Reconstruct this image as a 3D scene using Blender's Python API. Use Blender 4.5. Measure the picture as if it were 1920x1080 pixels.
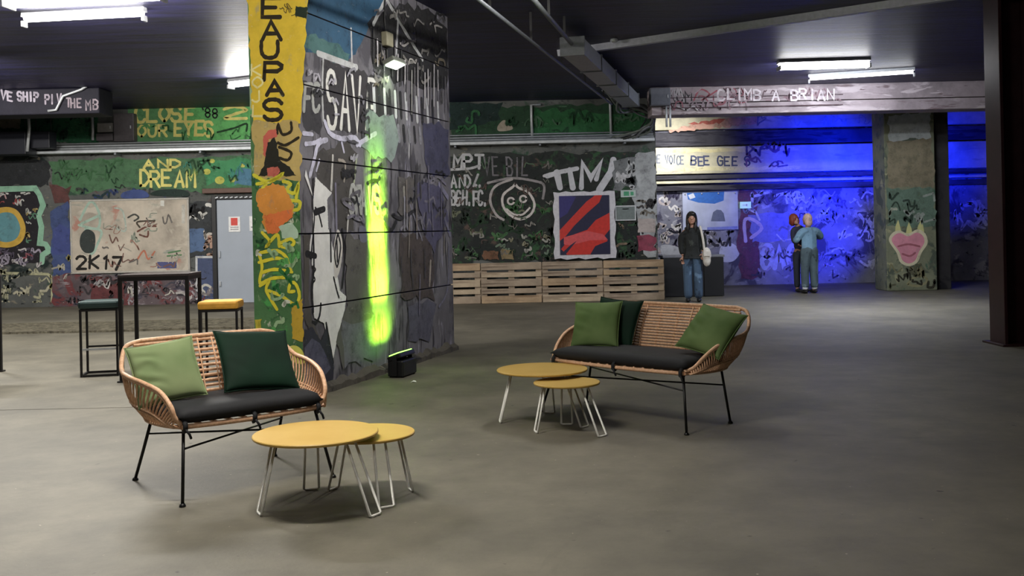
import bpy, bmesh, math, random
from mathutils import Vector, Matrix, noise as mnoise

SC = bpy.context.scene
COL = SC.collection
for _o in list(bpy.data.objects):
    bpy.data.objects.remove(_o)

# ------------------------------------------------------------------ camera
F, EYE, HOR, ROLL = 1850.0, 1.45, 432.0, 0.0215     # focal length in px, eye height, principal row, roll
cam_d = bpy.data.cameras.new('camera'); cam = bpy.data.objects.new('camera', cam_d); COL.objects.link(cam)
cam_d.sensor_fit = 'HORIZONTAL'; cam_d.sensor_width = 36.0; cam_d.lens = 36.0 * F / 1920
cam_d.shift_y = -(540 - HOR) / 1920; cam_d.clip_start = .05; cam_d.clip_end = 200
_s, _c = math.sin(ROLL), math.cos(ROLL)
cam.matrix_world = Matrix(((_c, _s, 0, 0), (0, 0, -1, 0), (-_s, _c, 0, EYE), (0, 0, 0, 1)))
SC.camera = cam

# ------------------------------------------------------------------ world, exposure
wd = bpy.data.worlds.new('world'); SC.world = wd; wd.use_nodes = True
wd.node_tree.nodes['Background'].inputs[0].default_value = (.55, .58, .68, 1)
wd.node_tree.nodes['Background'].inputs[1].default_value = .05
vs = SC.view_settings
vs.view_transform = 'Standard'; vs.look = 'None'; vs.gamma = 1; vs.use_curve_mapping = False
vs.exposure = 0.0
LAMP = 1.55         # overall level of the ceiling luminaires

# ------------------------------------------------------------------ layout helpers
def ray(px, py):
    dx, dy = px - 960, py - HOR
    return (dx * _c - dy * _s) / F, (-dx * _s - dy * _c) / F
def at(px, py, Y):
    a, b = ray(px, py); return Vector((a * Y, Y, EYE + b * Y))
def ground(px, py, z=0.0):
    a, b = ray(px, py); Y = (z - EYE) / b; return Vector((a * Y, Y, z))

class Plane:
    """an upright wall plane: origin O, horizontal direction U, outward normal N"""
    def __init__(s, O, U, N):
        s.O = Vector((O[0], O[1], 0)); s.U = Vector((U[0], U[1], 0)).normalized(); s.N = Vector((N[0], N[1], 0)).normalized()
    def uv(s, px, py):
        a, b = ray(px, py)
        # t*(a,1) = O + u*U
        det = a * (-s.U.y) - 1 * (-s.U.x)
        t = (s.O.x * (-s.U.y) - s.O.y * (-s.U.x)) / det
        u = (a * s.O.y - 1 * s.O.x) / det
        return u, EYE + b * t
    def pt(s, u, z, off=0.0):
        return s.O + s.U * u + s.N * off + Vector((0, 0, z))

# ------------------------------------------------------------------ object helpers
def tag(o, label=None, cat=None, group=None, kind=None):
    if label: o['label'] = label
    if cat: o['category'] = cat
    if group: o['group'] = group
    if kind: o['kind'] = kind
    return o
def empty(name, loc=(0, 0, 0), rz=0.0, label=None, cat=None, group=None, kind=None):
    o = bpy.data.objects.new(name, None); COL.objects.link(o); o.location = loc; o.rotation_euler = (0, 0, rz)
    o.empty_display_size = .1
    return tag(o, label, cat, group, kind)
def link(name, me, parent=None):
    o = bpy.data.objects.new(name, me); COL.objects.link(o)
    if parent is not None: o.parent = parent
    return o
def copy_tree(o, parent=None):
    c = o.copy(); COL.objects.link(c); c.parent = parent
    for ch in list(o.children): copy_tree(ch, c)
    return c

def catmull(pts, n=6, closed=False):
    P = [Vector(p) for p in pts]
    if len(P) < 3: return P
    out = []; m = len(P)
    rng = range(m if closed else m - 1)
    for i in rng:
        if closed: a, b, c, d = P[(i - 1) % m], P[i], P[(i + 1) % m], P[(i + 2) % m]
        else: a, b, c, d = P[max(i - 1, 0)], P[i], P[i + 1], P[min(i + 2, m - 1)]
        for k in range(n):
            t = k / n
            out.append(.5 * ((2 * b) + (c - a) * t + (2 * a - 5 * b + 4 * c - d) * t * t + (3 * b - a - 3 * c + d) * t ** 3))
    if not closed: out.append(P[-1])
    return out

class MB:
    def __init__(s): s.v, s.f, s.m, s.smooth = [], [], [], []
    def add(s, vs, fs, mi=0, smooth=False):
        o = len(s.v); s.v += [tuple(v) for v in vs]
        for f in fs:
            s.f.append(tuple(i + o for i in f)); s.m.append(mi); s.smooth.append(smooth)
        return s
    def box(s, c, size, M=None, mi=0, bev=0.0):
        x, y, z = size[0] / 2, size[1] / 2, size[2] / 2; c = Vector(c)
        if bev <= 0:
            vs = [Vector((sx * x, sy * y, sz * z)) for sz in (-1, 1) for sx, sy in ((-1, -1), (1, -1), (1, 1), (-1, 1))]
            fs = [(3, 2, 1, 0), (4, 5, 6, 7), (0, 1, 5, 4), (1, 2, 6, 5), (2, 3, 7, 6), (3, 0, 4, 7)]
        else:
            bm = bmesh.new(); bmesh.ops.create_cube(bm, size=1)
            for v in bm.verts: v.co = Vector((v.co.x * 2 * x, v.co.y * 2 * y, v.co.z * 2 * z))
            bmesh.ops.bevel(bm, geom=bm.edges[:], offset=bev, segments=2, affect='EDGES', profile=.5)
            bm.verts.index_update(); vs = [v.co.copy() for v in bm.verts]; fs = [tuple(v.index for v in f.verts) for f in bm.faces]; bm.free()
        if M is not None: vs = [M @ v for v in vs]
        return s.add([v + c for v in vs], fs, mi)
    def tube(s, pts, r, sides=8, closed=False, mi=0, caps=True, flat=1.0):
        P = [Vector(p) for p in pts]; n = len(P)
        if n < 2: return s
        rad = r if isinstance(r, (list, tuple)) else [r] * n
        rings = []; prev = None
        for i, p in enumerate(P):
            if closed: t = P[(i + 1) % n] - P[(i - 1) % n]
            else: t = P[min(i + 1, n - 1)] - P[max(i - 1, 0)]
            if t.length < 1e-9: t = Vector((0, 0, 1))
            t.normalize()
            if prev is None:
                up = Vector((0, 0, 1)) if abs(t.z) < .9 else Vector((1, 0, 0))
                a = (up - t * up.dot(t)).normalized()
            else:
                a = prev - t * prev.dot(t)
                a = a.normalized() if a.length > 1e-6 else t.orthogonal().normalized()
            prev = a; b = t.cross(a)
            rings.append([p + (a * math.cos(2 * math.pi * k / sides) + b * math.sin(2 * math.pi * k / sides) * flat) * rad[i] for k in range(sides)])
        vs = [v for rg in rings for v in rg]; fs = []
        for i in range(n if closed else n - 1):
            j = (i + 1) % n
            for k in range(sides):
                k2 = (k + 1) % sides
                fs.append((i * sides + k, i * sides + k2, j * sides + k2, j * sides + k))
        s.add(vs, fs, mi, True)
        if caps and not closed:
            o = len(s.v) - len(vs)
            s.f.append(tuple(o + k for k in reversed(range(sides)))); s.m.append(mi); s.smooth.append(False)
            s.f.append(tuple(o + (n - 1) * sides + k for k in range(sides))); s.m.append(mi); s.smooth.append(False)
        return s
    def lathe(s, prof, c=(0, 0, 0), seg=48, mi=0, smooth=True, M=None):
        c = Vector(c); vs, fs = [], []
        for r, z in prof:
            for k in range(seg):
                a = 2 * math.pi * k / seg; v = Vector((r * math.cos(a), r * math.sin(a), z))
                vs.append((M @ v if M else v) + c)
        for i in range(len(prof) - 1):
            for k in range(seg):
                k2 = (k + 1) % seg; fs.append((i * seg + k, i * seg + k2, (i + 1) * seg + k2, (i + 1) * seg + k))
        fs.append(tuple(reversed(range(seg)))); fs.append(tuple((len(prof) - 1) * seg + k for k in range(seg)))
        return s.add(vs, fs, mi, smooth)
    def prism(s, poly, O, A, B, N, t, mi=0):
        """polygon (a,b) in the A,B frame at O, thickness t along N"""
        O, A, B, N = Vector(O), Vector(A), Vector(B), Vector(N); n = len(poly)
        lo = [O + A * p[0] + B * p[1] for p in poly]; hi = [v + N * t for v in lo]
        return s.add(lo + hi, [tuple(reversed(range(n))), tuple(range(n, 2 * n))] + [(i, (i + 1) % n, n + (i + 1) % n, n + i) for i in range(n)], mi)
    def mesh(s, name, mats):
        me = bpy.data.meshes.new(name); me.from_pydata(s.v, [], s.f); me.update()
        for m in (mats if isinstance(mats, (list, tuple)) else [mats]): me.materials.append(m)
        me.polygons.foreach_set('material_index', s.m); me.polygons.foreach_set('use_smooth', s.smooth)
        bm = bmesh.new(); bm.from_mesh(me); bmesh.ops.recalc_face_normals(bm, faces=bm.faces[:]); bm.to_mesh(me); bm.free()
        me.update(); return me
    def build(s, name, mats, parent=None, loc=None, rz=None):
        o = link(name, s.mesh(name, mats), parent)
        if loc is not None: o.location = loc
        if rz is not None: o.rotation_euler = (0, 0, rz)
        return o

# ------------------------------------------------------------------ materials
def srgb(r, g, b):
    f = lambda c: (c / 255 / 12.92) if c / 255 <= .04045 else ((c / 255 + .055) / 1.055) ** 2.4
    return (f(r), f(g), f(b), 1)
class NT:
    def __init__(s, name):
        s.m = bpy.data.materials.new(name); s.m.use_nodes = True; s.t = s.m.node_tree; s.b = s.t.nodes['Principled BSDF']
        s.co = None
    def n(s, typ, **kw):
        nd = s.t.nodes.new(typ)
        for k, v in kw.items():
            if k.startswith('i_'): nd.inputs[k[2:].replace('_', ' ')].default_value = v
            else: setattr(nd, k, v)
        return nd
    def l(s, a, b): s.t.links.new(a, b)
    def coord(s, scale=(1, 1, 1), loc=(0, 0, 0), rot=(0, 0, 0)):
        if s.co is None: s.co = s.n('ShaderNodeTexCoord')
        mp = s.n('ShaderNodeMapping'); s.l(s.co.outputs['Object'], mp.inputs[0])
        mp.inputs['Scale'].default_value = scale; mp.inputs['Location'].default_value = loc; mp.inputs['Rotation'].default_value = rot
        return mp.outputs[0]
    def noise(s, scale, detail=4, rough=.55, stretch=(1, 1, 1), loc=(0, 0, 0), dist=0.0, rot=(0, 0, 0)):
        nd = s.n('ShaderNodeTexNoise'); s.l(s.coord(stretch, loc, rot), nd.inputs['Vector'])
        nd.inputs['Scale'].default_value = scale; nd.inputs['Detail'].default_value = detail; nd.inputs['Roughness'].default_value = rough
        nd.inputs['Distortion'].default_value = dist
        return nd.outputs['Fac']
    def ramp(s, fac, a, b, ca=(0, 0, 0, 1), cb=(1, 1, 1, 1)):
        r = s.n('ShaderNodeValToRGB'); s.l(fac, r.inputs[0])
        r.color_ramp.elements[0].position = a; r.color_ramp.elements[1].position = b
        r.color_ramp.elements[0].color = ca; r.color_ramp.elements[1].color = cb
        return r.outputs[0]
    def mix(s, fac, A, B, mode='MIX'):
        mx = s.n('ShaderNodeMix', data_type='RGBA', blend_type=mode)
        if isinstance(fac, (int, float)): mx.inputs[0].default_value = fac
        else: s.l(fac, mx.inputs[0])
        for k, v in ((6, A), (7, B)):
            if isinstance(v, (tuple, list)): mx.inputs[k].default_value = v
            else: s.l(v, mx.inputs[k])
        return mx.outputs[2]
    def bump(s, h, strength=.3, dist=.01):
        bp = s.n('ShaderNodeBump'); bp.inputs['Strength'].default_value = strength; bp.inputs['Distance'].default_value = dist
        s.l(h, bp.inputs['Height']); s.l(bp.outputs[0], s.b.inputs['Normal'])
    def col(s, c):
        if isinstance(c, (tuple, list)): s.b.inputs['Base Color'].default_value = c
        else: s.l(c, s.b.inputs['Base Color'])
    def done(s, rough=.6, metal=0.0, spec=None):
        s.b.inputs['Roughness'].default_value = rough; s.b.inputs['Metallic'].default_value = metal
        if spec is not None: s.b.inputs['Specular IOR Level'].default_value = spec
        return s.m
_mc = {}
def plain(name, rgb, rough=.55, metal=0.0, var=.12, scale=18, bump=.0, spec=None, sheen=0.0):
    if name in _mc: return _mc[name]
    t = NT(name); c = srgb(*rgb)
    lo = tuple(x * (1 - var) for x in c[:3]) + (1,); hi = tuple(min(1, x * (1 + var)) for x in c[:3]) + (1,)
    nz = t.noise(scale, 3); t.col(t.ramp(nz, .3, .7, lo, hi))
    if bump: t.bump(nz, bump, .004)
    if sheen:
        t.b.inputs['Sheen Weight'].default_value = sheen; t.b.inputs['Sheen Roughness'].default_value = .35
        t.b.inputs['Sheen Tint'].default_value = hi
    _mc[name] = t.done(rough, metal, spec); return _mc[name]
def emit(name, rgb, strength):
    t = NT(name); t.col((.8, .8, .8, 1)); c = srgb(*rgb)
    t.b.inputs['Emission Color'].default_value = c; t.b.inputs['Emission Strength'].default_value = strength
    return t.done(.4)
def paint(rgb, wear=.25, name=None):
    """spray or brush paint on a wall: worn through where the noise is high"""
    m_ = sum(rgb) / 3; rgb = tuple(int(round(x * .84 + m_ * .16 + 4)) for x in rgb)     # old, chalky paint
    key = ('paint', rgb, wear)
    if key in _mc: return _mc[key]
    t = NT(name or 'wall_paint'); c = srgb(*rgb); k = (rgb[0] * 7 + rgb[1] * 3 + rgb[2]) % 50
    cur = t.ramp(t.noise(3.5, 7, .7, loc=(k, 0, 0)), .28, .72, tuple(x * .78 for x in c[:3]) + (1,), tuple(min(1, x * 1.12) for x in c[:3]) + (1,))
    g = .33 * sum(c[:3]); grime = tuple(.5 * x + .5 * g * .55 for x in c[:3]) + (1,); scuff = tuple(min(1, .6 * x + .4 * g + .10) for x in c[:3]) + (1,)
    cur = t.mix(t.ramp(t.noise(11, 6, .7, (1, 1, .6), (0, k, 3)), .60, .70), cur, grime)
    cur = t.mix(t.ramp(t.noise(16, 5, .7, (.7, .7, 1.6), (9, 0, k)), .63, .70), cur, scuff)
    t.col(cur)
    if wear > 0:
        a = t.ramp(t.noise(6, 8, .75), .60 - wear * .40, .92 - wear * .25, (1, 1, 1, 1), (.10, .10, .10, 1))
        t.l(a, t.b.inputs['Alpha'])
    _mc[key] = t.done(.7, 0, .25); return _mc[key]
def mural(name, base, layers, seed=0, bump=.4, rough=.75, lines=0.0):
    """old wall under many coats: base rgb, then (rgb, scale, threshold, stretch)"""
    t = NT(name); rnd = random.Random(seed); c = srgb(*base)
    cur = t.ramp(t.noise(1.3, 6, .65, loc=(seed, 0, 0)), .3, .72, tuple(x * .6 for x in c[:3]) + (1,), tuple(min(1, x * 1.35) for x in c[:3]) + (1,))
    for rgb, sc, th, st in layers:
        m = t.ramp(t.noise(sc, 5, .6, st, (rnd.uniform(-50, 50), rnd.uniform(-50, 50), rnd.uniform(-50, 50)), .6), th, th + .06)
        cur = t.mix(m, cur, srgb(*rgb))
    t.col(cur)
    h = t.noise(14, 8, .65); t.bump(h, bump, .02)
    return t.done(rough, 0, .3)
# ================================================================== paint on walls
FONT = {'A': "00 26 40|12 32", 'B': "00 06 26 45 44 33 03|33 42 41 30 00", 'C': "~45 36 16 04 02 10 30 41", 'D': "00 06 26 44 42 20 00",
 'E': "40 00 06 46|03 33", 'F': "00 06 46|03 33", 'G': "~45 36 16 04 02 10 30 41|41 43 23", 'H': "00 06|40 46|03 43", 'I': "20 26",
 'J': "36 31 20 10 01", 'K': "00 06|46 03 40", 'L': "06 00 40", 'M': "00 06 23 46 40", 'N': "00 06 40 46", 'O': "~20 02 04 26 44 42 20",
 'P': "00 06 36 45 44 33 03", 'R': "00 06 36 45 44 33 03|23 40", 'S': "~45 36 16 05 04 13 33 42 41 30 10 01", 'T': "06 46|26 20",
 'U': "~06 02 10 30 42 46", 'V': "06 20 46", 'W': "06 10 24 30 46", 'X': "00 46|06 40", 'Y': "06 23 46|23 20", 'Z': "06 46 00 40",
 '1': "15 26 20", '2': "~05 16 36 45 44 22 00|00 40", '7': "06 46 10", '8': "~23 04 16 36 44 23 02 10 30 42 23", '0': "~20 02 04 26 44 42 20",
 '.': "20 21", "'": "26 25", '/': "00 46", '-': "13 33"}
RND = random.Random(7)
_lay = {}
def _off(plane):
    _lay[id(plane)] = _lay.get(id(plane), 0) + 1
    return .001 + .0001 * _lay[id(plane)]

def _flat(name, plane, parent, groups, mat, grooves=()):
    """paint film: groups of polygons [(u,z)...], each group a hair further off the wall; grooves = joint heights left unpainted"""
    mb = MB()
    for polys in groups:
        off = _off(plane)
        for p in polys: mb.add([plane.pt(u, z, off) for u, z in p], [tuple(range(len(p)))])
    o = mb.build(name, mat, parent)
    if grooves:
        bm = bmesh.new(); bm.from_mesh(o.data)
        bmesh.ops.triangulate(bm, faces=bm.faces[:])
        for g in grooves:
            for zz in (g - .007, g + .007):
                bmesh.ops.bisect_plane(bm, geom=bm.verts[:] + bm.edges[:] + bm.faces[:], plane_co=(0, 0, zz), plane_no=(0, 0, 1))
        dead = [f for f in bm.faces if any(abs(f.calc_center_median().z - g) < .007 for g in grooves)]
        bmesh.ops.delete(bm, geom=dead, context='FACES'); bm.to_mesh(o.data); bm.free()
    return o
def ribbon_polys(pts, w, cap=True):
    P = [Vector((p[0], p[1])) for p in pts]; n = len(P); L, R = [], []
    for i in range(n):
        t0 = (P[i] - P[i - 1]) if i > 0 else (P[1] - P[0]); t1 = (P[i + 1] - P[i]) if i < n - 1 else (P[n - 1] - P[n - 2])
        if t0.length < 1e-9: t0 = Vector((1, 0))
        if t1.length < 1e-9: t1 = t0.copy()
        t0.normalize(); t1.normalize(); t = t0 + t1
        if t.length < 1e-6: t = Vector((-t0.y, t0.x))
        t.normalize(); nn = Vector((-t.y, t.x)); k = 1 / max(.55, abs(t.dot(t1)))
        ww = w * .5 * k * (1 + .12 * math.sin(i * 2.3 + P[i].x * 9))
        L.append(P[i] + nn * ww); R.append(P[i] - nn * ww)
    out = [[L[i], R[i], R[i + 1], L[i + 1]] for i in range(n - 1)]
    for a, b, c, in ((L[0], R[0], P[0] - P[1]), (R[-1], L[-1], P[-1] - P[-2])):
        m = (a + b) / 2; d = (a - b) / 2
        if c.length < 1e-9: continue
        e = c.normalized() * d.length
        out.append([m + d * math.cos(t) + e * math.sin(t) for t in [k * math.pi / 6 for k in range(7)]])
    return out
def tone(plane, rgb):  # lightens paint on both pillar faces in place of missing light
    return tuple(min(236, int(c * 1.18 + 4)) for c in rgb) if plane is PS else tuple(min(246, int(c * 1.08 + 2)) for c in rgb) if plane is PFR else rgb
def stroke(plane, parent, pxpts, w, rgb, wear=.3, smooth=True, name='graffiti_stroke', grooves=()):
    rgb = tone(plane, rgb)
    pts = [plane.uv(*p) for p in pxpts]
    if smooth and len(pts) > 2: pts = [(p.x, p.y) for p in catmull([(a, b, 0) for a, b in pts], 5)]
    return _flat(name, plane, parent, [ribbon_polys(pts, w)], paint(rgb, wear), grooves)
def patch(plane, parent, pxpts, rgb, wear=.2, jag=0.0, name='paint_patch', smooth=False, grooves=(), mat=None):
    rgb = tone(plane, rgb)
    pts = [plane.uv(*p) for p in pxpts]
    if smooth: pts = [(p.x, p.y) for p in catmull([(a, b, 0) for a, b in pts], 5, True)]
    if jag:
        q = []
        for i, a in enumerate(pts):
            b = pts[(i + 1) % len(pts)]; L = math.hypot(b[0] - a[0], b[1] - a[1]); k = max(1, min(24, int(L / (jag * 2.5))))
            for j in range(k):
                t = j / k
                q.append((a[0] + (b[0] - a[0]) * t + RND.uniform(-jag, jag), a[1] + (b[1] - a[1]) * t + RND.uniform(-jag, jag)))
        pts = q
    return _flat(name, plane, parent, [[pts]], mat or paint(rgb, wear), grooves)
def rect(x0, y0, x1, y1): return [(x0, y1), (x1, y1), (x1, y0), (x0, y0)]
def word(plane, parent, text, x0, y0, x1, y1, w, rgb, wear=.25, slope=0.0, grooves=(), jit=1.5, lw=.72):
    rgb = tone(plane, rgb)
    n = len(text); adv = (x1 - x0) / n
    for i, ch in enumerate(text.upper()):
        if ch == ' ' or ch not in FONT: continue
        polys = []; jx, jy = RND.uniform(-jit, jit), RND.uniform(-jit, jit); sk = RND.uniform(-.06, .06)
        for st in FONT[ch].split('|'):
            sm = st.startswith('~'); st = st.lstrip('~')
            pp = []
            for tk in st.split():
                gx, gy = int(tk[0]) / 4, int(tk[1]) / 6
                px = x0 + i * adv + adv * .12 + gx * adv * lw + jx + sk * gy * (y1 - y0)
                py = y1 - gy * (y1 - y0) + jy + slope * (px - x0)
                pp.append(plane.uv(px, py))
            if sm: pp = [(p.x, p.y) for p in catmull([(a, b, 0) for a, b in pp], 4)]
            polys.append(ribbon_polys(pp, w))
        _flat('letter', plane, parent, polys, paint(rgb, wear), grooves)
def scribbles(plane, parent, x0, y0, x1, y1, n, size, w, cols, seed, wear=.35, grooves=()):
    r = random.Random(seed)
    for _ in range(n):
        cx, cy = r.uniform(x0, x1), r.uniform(y0, y1); sx = size * r.uniform(.5, 1.2); sy = size * r.uniform(.4, .9)
        k = r.randint(4, 8); pts = []
        for j in range(k):
            pts.append((min(x1, max(x0, cx - sx + 2 * sx * j / k + r.uniform(-.35, .35) * sx)), min(y1, max(y0, cy + r.uniform(-sy, sy)))))
        stroke(plane, parent, pts, w * r.uniform(.6, 1.3), r.choice(cols), wear, True, 'graffiti_tag', grooves)

# ================================================================== the setting
CEIL = 4.10
# ---- floor: worn concrete with a saw-cut joint on the left
def floor_mat():
    t = NT('worn_concrete')
    a = t.ramp(t.noise(.45, 6, .6), .32, .68, srgb(90, 87, 77), srgb(122, 117, 103))
    b = t.ramp(t.noise(2.2, 8, .7), .35, .7, (.72, .72, .72, 1), (1.08, 1.08, 1.08, 1))
    c = t.mix(1.0, a, b, 'MULTIPLY')
    st = t.ramp(t.noise(.8, 5, .7, loc=(31, 7, 0), dist=1.2), .60, .74)
    c = t.mix(t.mix(.45, (0, 0, 0, 1), st), c, srgb(70, 67, 58))
    sp = t.ramp(t.noise(26, 3, .6, loc=(3, 9, 0)), .71, .75)
    c = t.mix(sp, c, srgb(168, 160, 142))
    dk = t.ramp(t.noise(9, 2, .5, loc=(13, 2, 0)), .74, .78)
    c = t.mix(dk, c, srgb(54, 51, 46))
    t.col(c); t.bump(t.noise(30, 6, .7), .25, .006)
    return t.done(.62, 0, .35)
M_FLOOR = floor_mat()
mb = MB()
jy0, jy1, jx = 8.47, 8.488, -2.55
X0, X1, Y0, Y1 = -14, 13, -4, 24.3
def q(mb, x0, y0, x1, y1, z): mb.add([(x0, y0, z), (x1, y0, z), (x1, y1, z), (x0, y1, z)], [(0, 1, 2, 3)])
mb.add([(X0, Y0, 0), (X1, Y0, 0), (X1, Y1, 0), (X0, Y1, 0), (X0, jy1, 0), (jx, jy1, 0), (jx, jy0, 0), (X0, jy0, 0),
        (X0, jy1, -.012), (jx, jy1, -.012), (jx, jy0, -.012), (X0, jy0, -.012),
        (X0, Y0, -.3), (X1, Y0, -.3), (X1, Y1, -.3), (X0, Y1, -.3), (X1, jy0, 0), (X1, jy1, 0)],
       [(7, 0, 1, 16, 6), (6, 16, 17, 5), (5, 17, 2, 3, 4), (8, 11, 10, 9), (7, 6, 10, 11), (6, 5, 9, 10), (5, 4, 8, 9), (12, 15, 14, 13), (0, 12, 13, 1), (2, 14, 15, 3), (1, 13, 14, 2, 17, 16), (3, 15, 12, 0, 7, 11, 8, 4)])
floor = mb.build('floor', M_FLOOR); tag(floor, 'worn beige grey concrete floor of the hall', None, None, 'structure')

# ---- raised pavement along the back wall on the left, with a rough sloping edge
t = NT('rough_aggregate'); nz = t.noise(11, 8, .75); t.col(t.ramp(nz, .35, .66, srgb(66, 62, 52), srgb(136, 130, 112))); t.bump(nz, 1.0, .06)
M_AGG = t.done(.9, 0, .2)
KH = .09
mb = MB(); n = 40; xs = [-14 + (11.3 * i / n) for i in range(n + 1)]
ya = [15.35 + .12 * mnoise.noise(Vector((x * .7, 0, 0))) + .02 * (x + 8) for x in xs]; yb = [y + 1.0 + .25 * mnoise.noise(Vector((x * 1.1, 4, 0))) for x, y in zip(xs, ya)]
mb.add([(x, y, .0) for x, y in zip(xs, ya)] + [(x, y, .035) for x, y in zip(xs, ya)] + [(x, y, KH) for x, y in zip(xs, yb)],
       [(i, i + 1, n + 2 + i, n + 1 + i) for i in range(n)] + [(n + 1 + i, n + 2 + i, 2 * n + 3 + i, 2 * n + 2 + i) for i in range(n)])
edge_mesh = mb
mb = MB(); mb.add([(x, y, KH) for x, y in zip(xs, yb)] + [(x, 20.3, KH) for x in xs] + [(xs[-1], yb[-1], 0), (xs[-1], 20.3, 0)],
       [(i, i + 1, n + 2 + i, n + 1 + i) for i in range(n)] + [(n, 2 * n + 2, 2 * n + 3, 2 * n + 1)])
pav = mb.build('trim_1', M_FLOOR); tag(pav, 'low raised concrete pavement along the back wall behind the stools', None, None, 'structure')
edge_mesh.build('rough_edge', M_AGG, pav)

# ---- ceiling
t = NT('black_ceiling_concrete'); bd = t.noise(2.2, 5, .6, (.25, 2.6, 1), (0, 0, 0), .3, (0, 0, .25))
t.col(t.ramp(bd, .35, .75, srgb(18, 17, 37), srgb(43, 41, 90))); t.bump(t.noise(6, 8, .7, (.3, 3, 1), rot=(0, 0, .25)), .7, .03)
M_CEIL = t.done(.5, 0, .5)
mb = MB(); mb.box(((X0 + X1) / 2, (Y0 + Y1) / 2, CEIL + .15), (X1 - X0, Y1 - Y0, .3)); ceiling = mb.build('ceiling', M_CEIL)
tag(ceiling, 'black painted board marked concrete ceiling', None, None, 'structure')
M_BEAM = mural('black_beam_concrete', (30, 29, 40), [((48, 46, 60), 3, .66, (.3, 3, 3))], 3, .5, .7)

# ---- back wall (left and middle)
G_DK, G_MD, G_LT = (24, 62, 42), (38, 110, 58), (60, 160, 72)
M_BACK = mural('painted_back_wall', (92, 94, 92), [((34, 44, 44), 1.2, .56, (1, 1, 1)), ((52, 78, 62), 2.0, .60, (1, 1, 1)), ((92, 60, 58), 2.6, .66, (1, 1, 1)), ((70, 78, 112), 1.7, .67, (1, 1, 1.4)),
               ((128, 122, 108), 5.5, .64, (1, 1, 2.2)), ((24, 26, 30), 4.0, .61, (1, 1, 1.8)), ((176, 170, 156), 11, .70, (.7, 1, 2.2))], 11)
M_MID = mural('dark_mid_wall_paint', (46, 50, 48), [((36, 40, 40), 1.6, .52, (1, 1, 1)), ((52, 84, 56), 2.2, .56, (1, 1, .8)), ((86, 72, 66), 3.0, .60, (1, 1, 1)), ((40, 66, 46), 5, .58, (1, 1, 1)), ((128, 126, 112), 9, .66, (.7, 1, 1.8)), ((24, 26, 26), 6, .60, (1, 1, 1.5)), ((170, 168, 160), 14, .70, (.6, 1, 2))], 19)
M_LOW = mural('maroon_grey_low_paint', (100, 88, 92), [((110, 58, 60), 1.7, .54, (1, 1, 1)), ((70, 66, 78), 2.4, .55, (.8, 1, 1.4)), ((150, 142, 146), 6, .60, (.5, 1, 2)), ((54, 50, 56), 5, .60, (.5, 1, 2)), ((184, 176, 170), 12, .68, (.6, 1, 2))], 37)
BW = 20.2; BX = at(1232, 400, BW).x
mb = MB(); mb.box(((X0 + BX) / 2, BW + 2.1, CEIL / 2), (BX - X0, 4.2, CEIL)); wall_back = mb.build('wall_back', M_BACK)
tag(wall_back, 'back wall covered with old graffiti in green, grey and maroon', None, None, 'structure')
PB = Plane((0, BW), (1, 0), (0, -1)); PM = Plane((0, BW), (1, 0), (0, -1))
# ---- deeper wall on the right (lit blue)
FW = 24.0
M_FAR = mural('painted_far_wall', (132, 132, 144), [((76, 74, 92), 1.6, .53, (1, 1, 1)), ((176, 174, 180), 2.6, .60, (1, 1, 1.3)), ((120, 66, 80), 1.9, .66, (1, 1, 1)), ((60, 58, 74), 4.4, .62, (1, 1, 1.6)), ((210, 206, 204), 8, .68, (1, 1, 2))], 5)
mb = MB(); mb.box(((BX + X1) / 2, FW + .15, CEIL / 2), (X1 - BX, .3, CEIL)); wall_far = mb.build('wall_far', M_FAR)
tag(wall_far, 'deep back wall of stacked concrete bands washed with blue light', None, None, 'structure')
PF = Plane((0, FW), (1, 0), (0, -1))
FB = FW - .22; PFB = Plane((0, FB), (1, 0), (0, -1))
M_BAND = mural('cream_concrete_band', (206, 198, 166), [((182, 172, 150), 2.5, .58, (.4, 1, 2)), ((150, 140, 130), 4, .68, (.5, 1, 2)), ((226, 216, 176), 3, .62, (.4, 1, 2))], 8, .3)
M_DARKBAND = mural('recess_shade_concrete', (74, 72, 76), [((44, 42, 48), 3, .52, (.3, 1, 3)), ((140, 136, 132), 6, .70, (.2, 1, 4))], 9, .4)  # shade of the recesses between bands, put into the concrete colour
def zf(y, x=1640): return PF.uv(x, y)[1]
def zb(y, x=1640): return PFB.uv(x, y)[1]
for z0, z1, dep, m in ((zb(236), CEIL - .002, .22, M_BAND), (zb(266), zb(238), .10, M_DARKBAND), (zb(319), zb(268), .22, M_BAND), (zb(329), zb(320), .16, M_DARKBAND), (zb(337), zb(331), .2, M_BAND), (zb(350), zb(339), .12, M_DARKBAND)):
    mb = MB(); mb.box(((BX + .02 + X1) / 2, FW - dep / 2, (z0 + z1) / 2), (X1 - BX - .06, dep, z1 - z0 - .012), bev=.012); mb.build('concrete_band', m, wall_far)
# side, right and rear walls (out of frame)
M_DARKWALL = mural('dark_side_wall', (60, 58, 60), [((36, 36, 40), 1.5, .55, (1, 1, 1)), ((96, 90, 84), 3, .66, (1, 1, 1))], 21)
for nm, c, s, lb in (('wall_left', (X0 - .15, (Y0 + Y1) / 2, CEIL / 2), (.3, Y1 - Y0, CEIL), 'dark concrete side wall on the left, beyond the frame'),
                 ('wall_right', (X1 + .15, (Y0 + Y1) / 2, CEIL / 2), (.3, Y1 - Y0, CEIL), 'dark concrete side wall on the right behind the steel post'),
                 ('wall_front', ((X0 + X1) / 2, Y0 - .15, CEIL / 2), (X1 - X0 + .6, .3, CEIL), 'dark concrete wall behind the viewer')):
    mb = MB(); mb.box(c, s); tag(mb.build(nm, M_DARKWALL), lb, None, None, 'structure')

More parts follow.
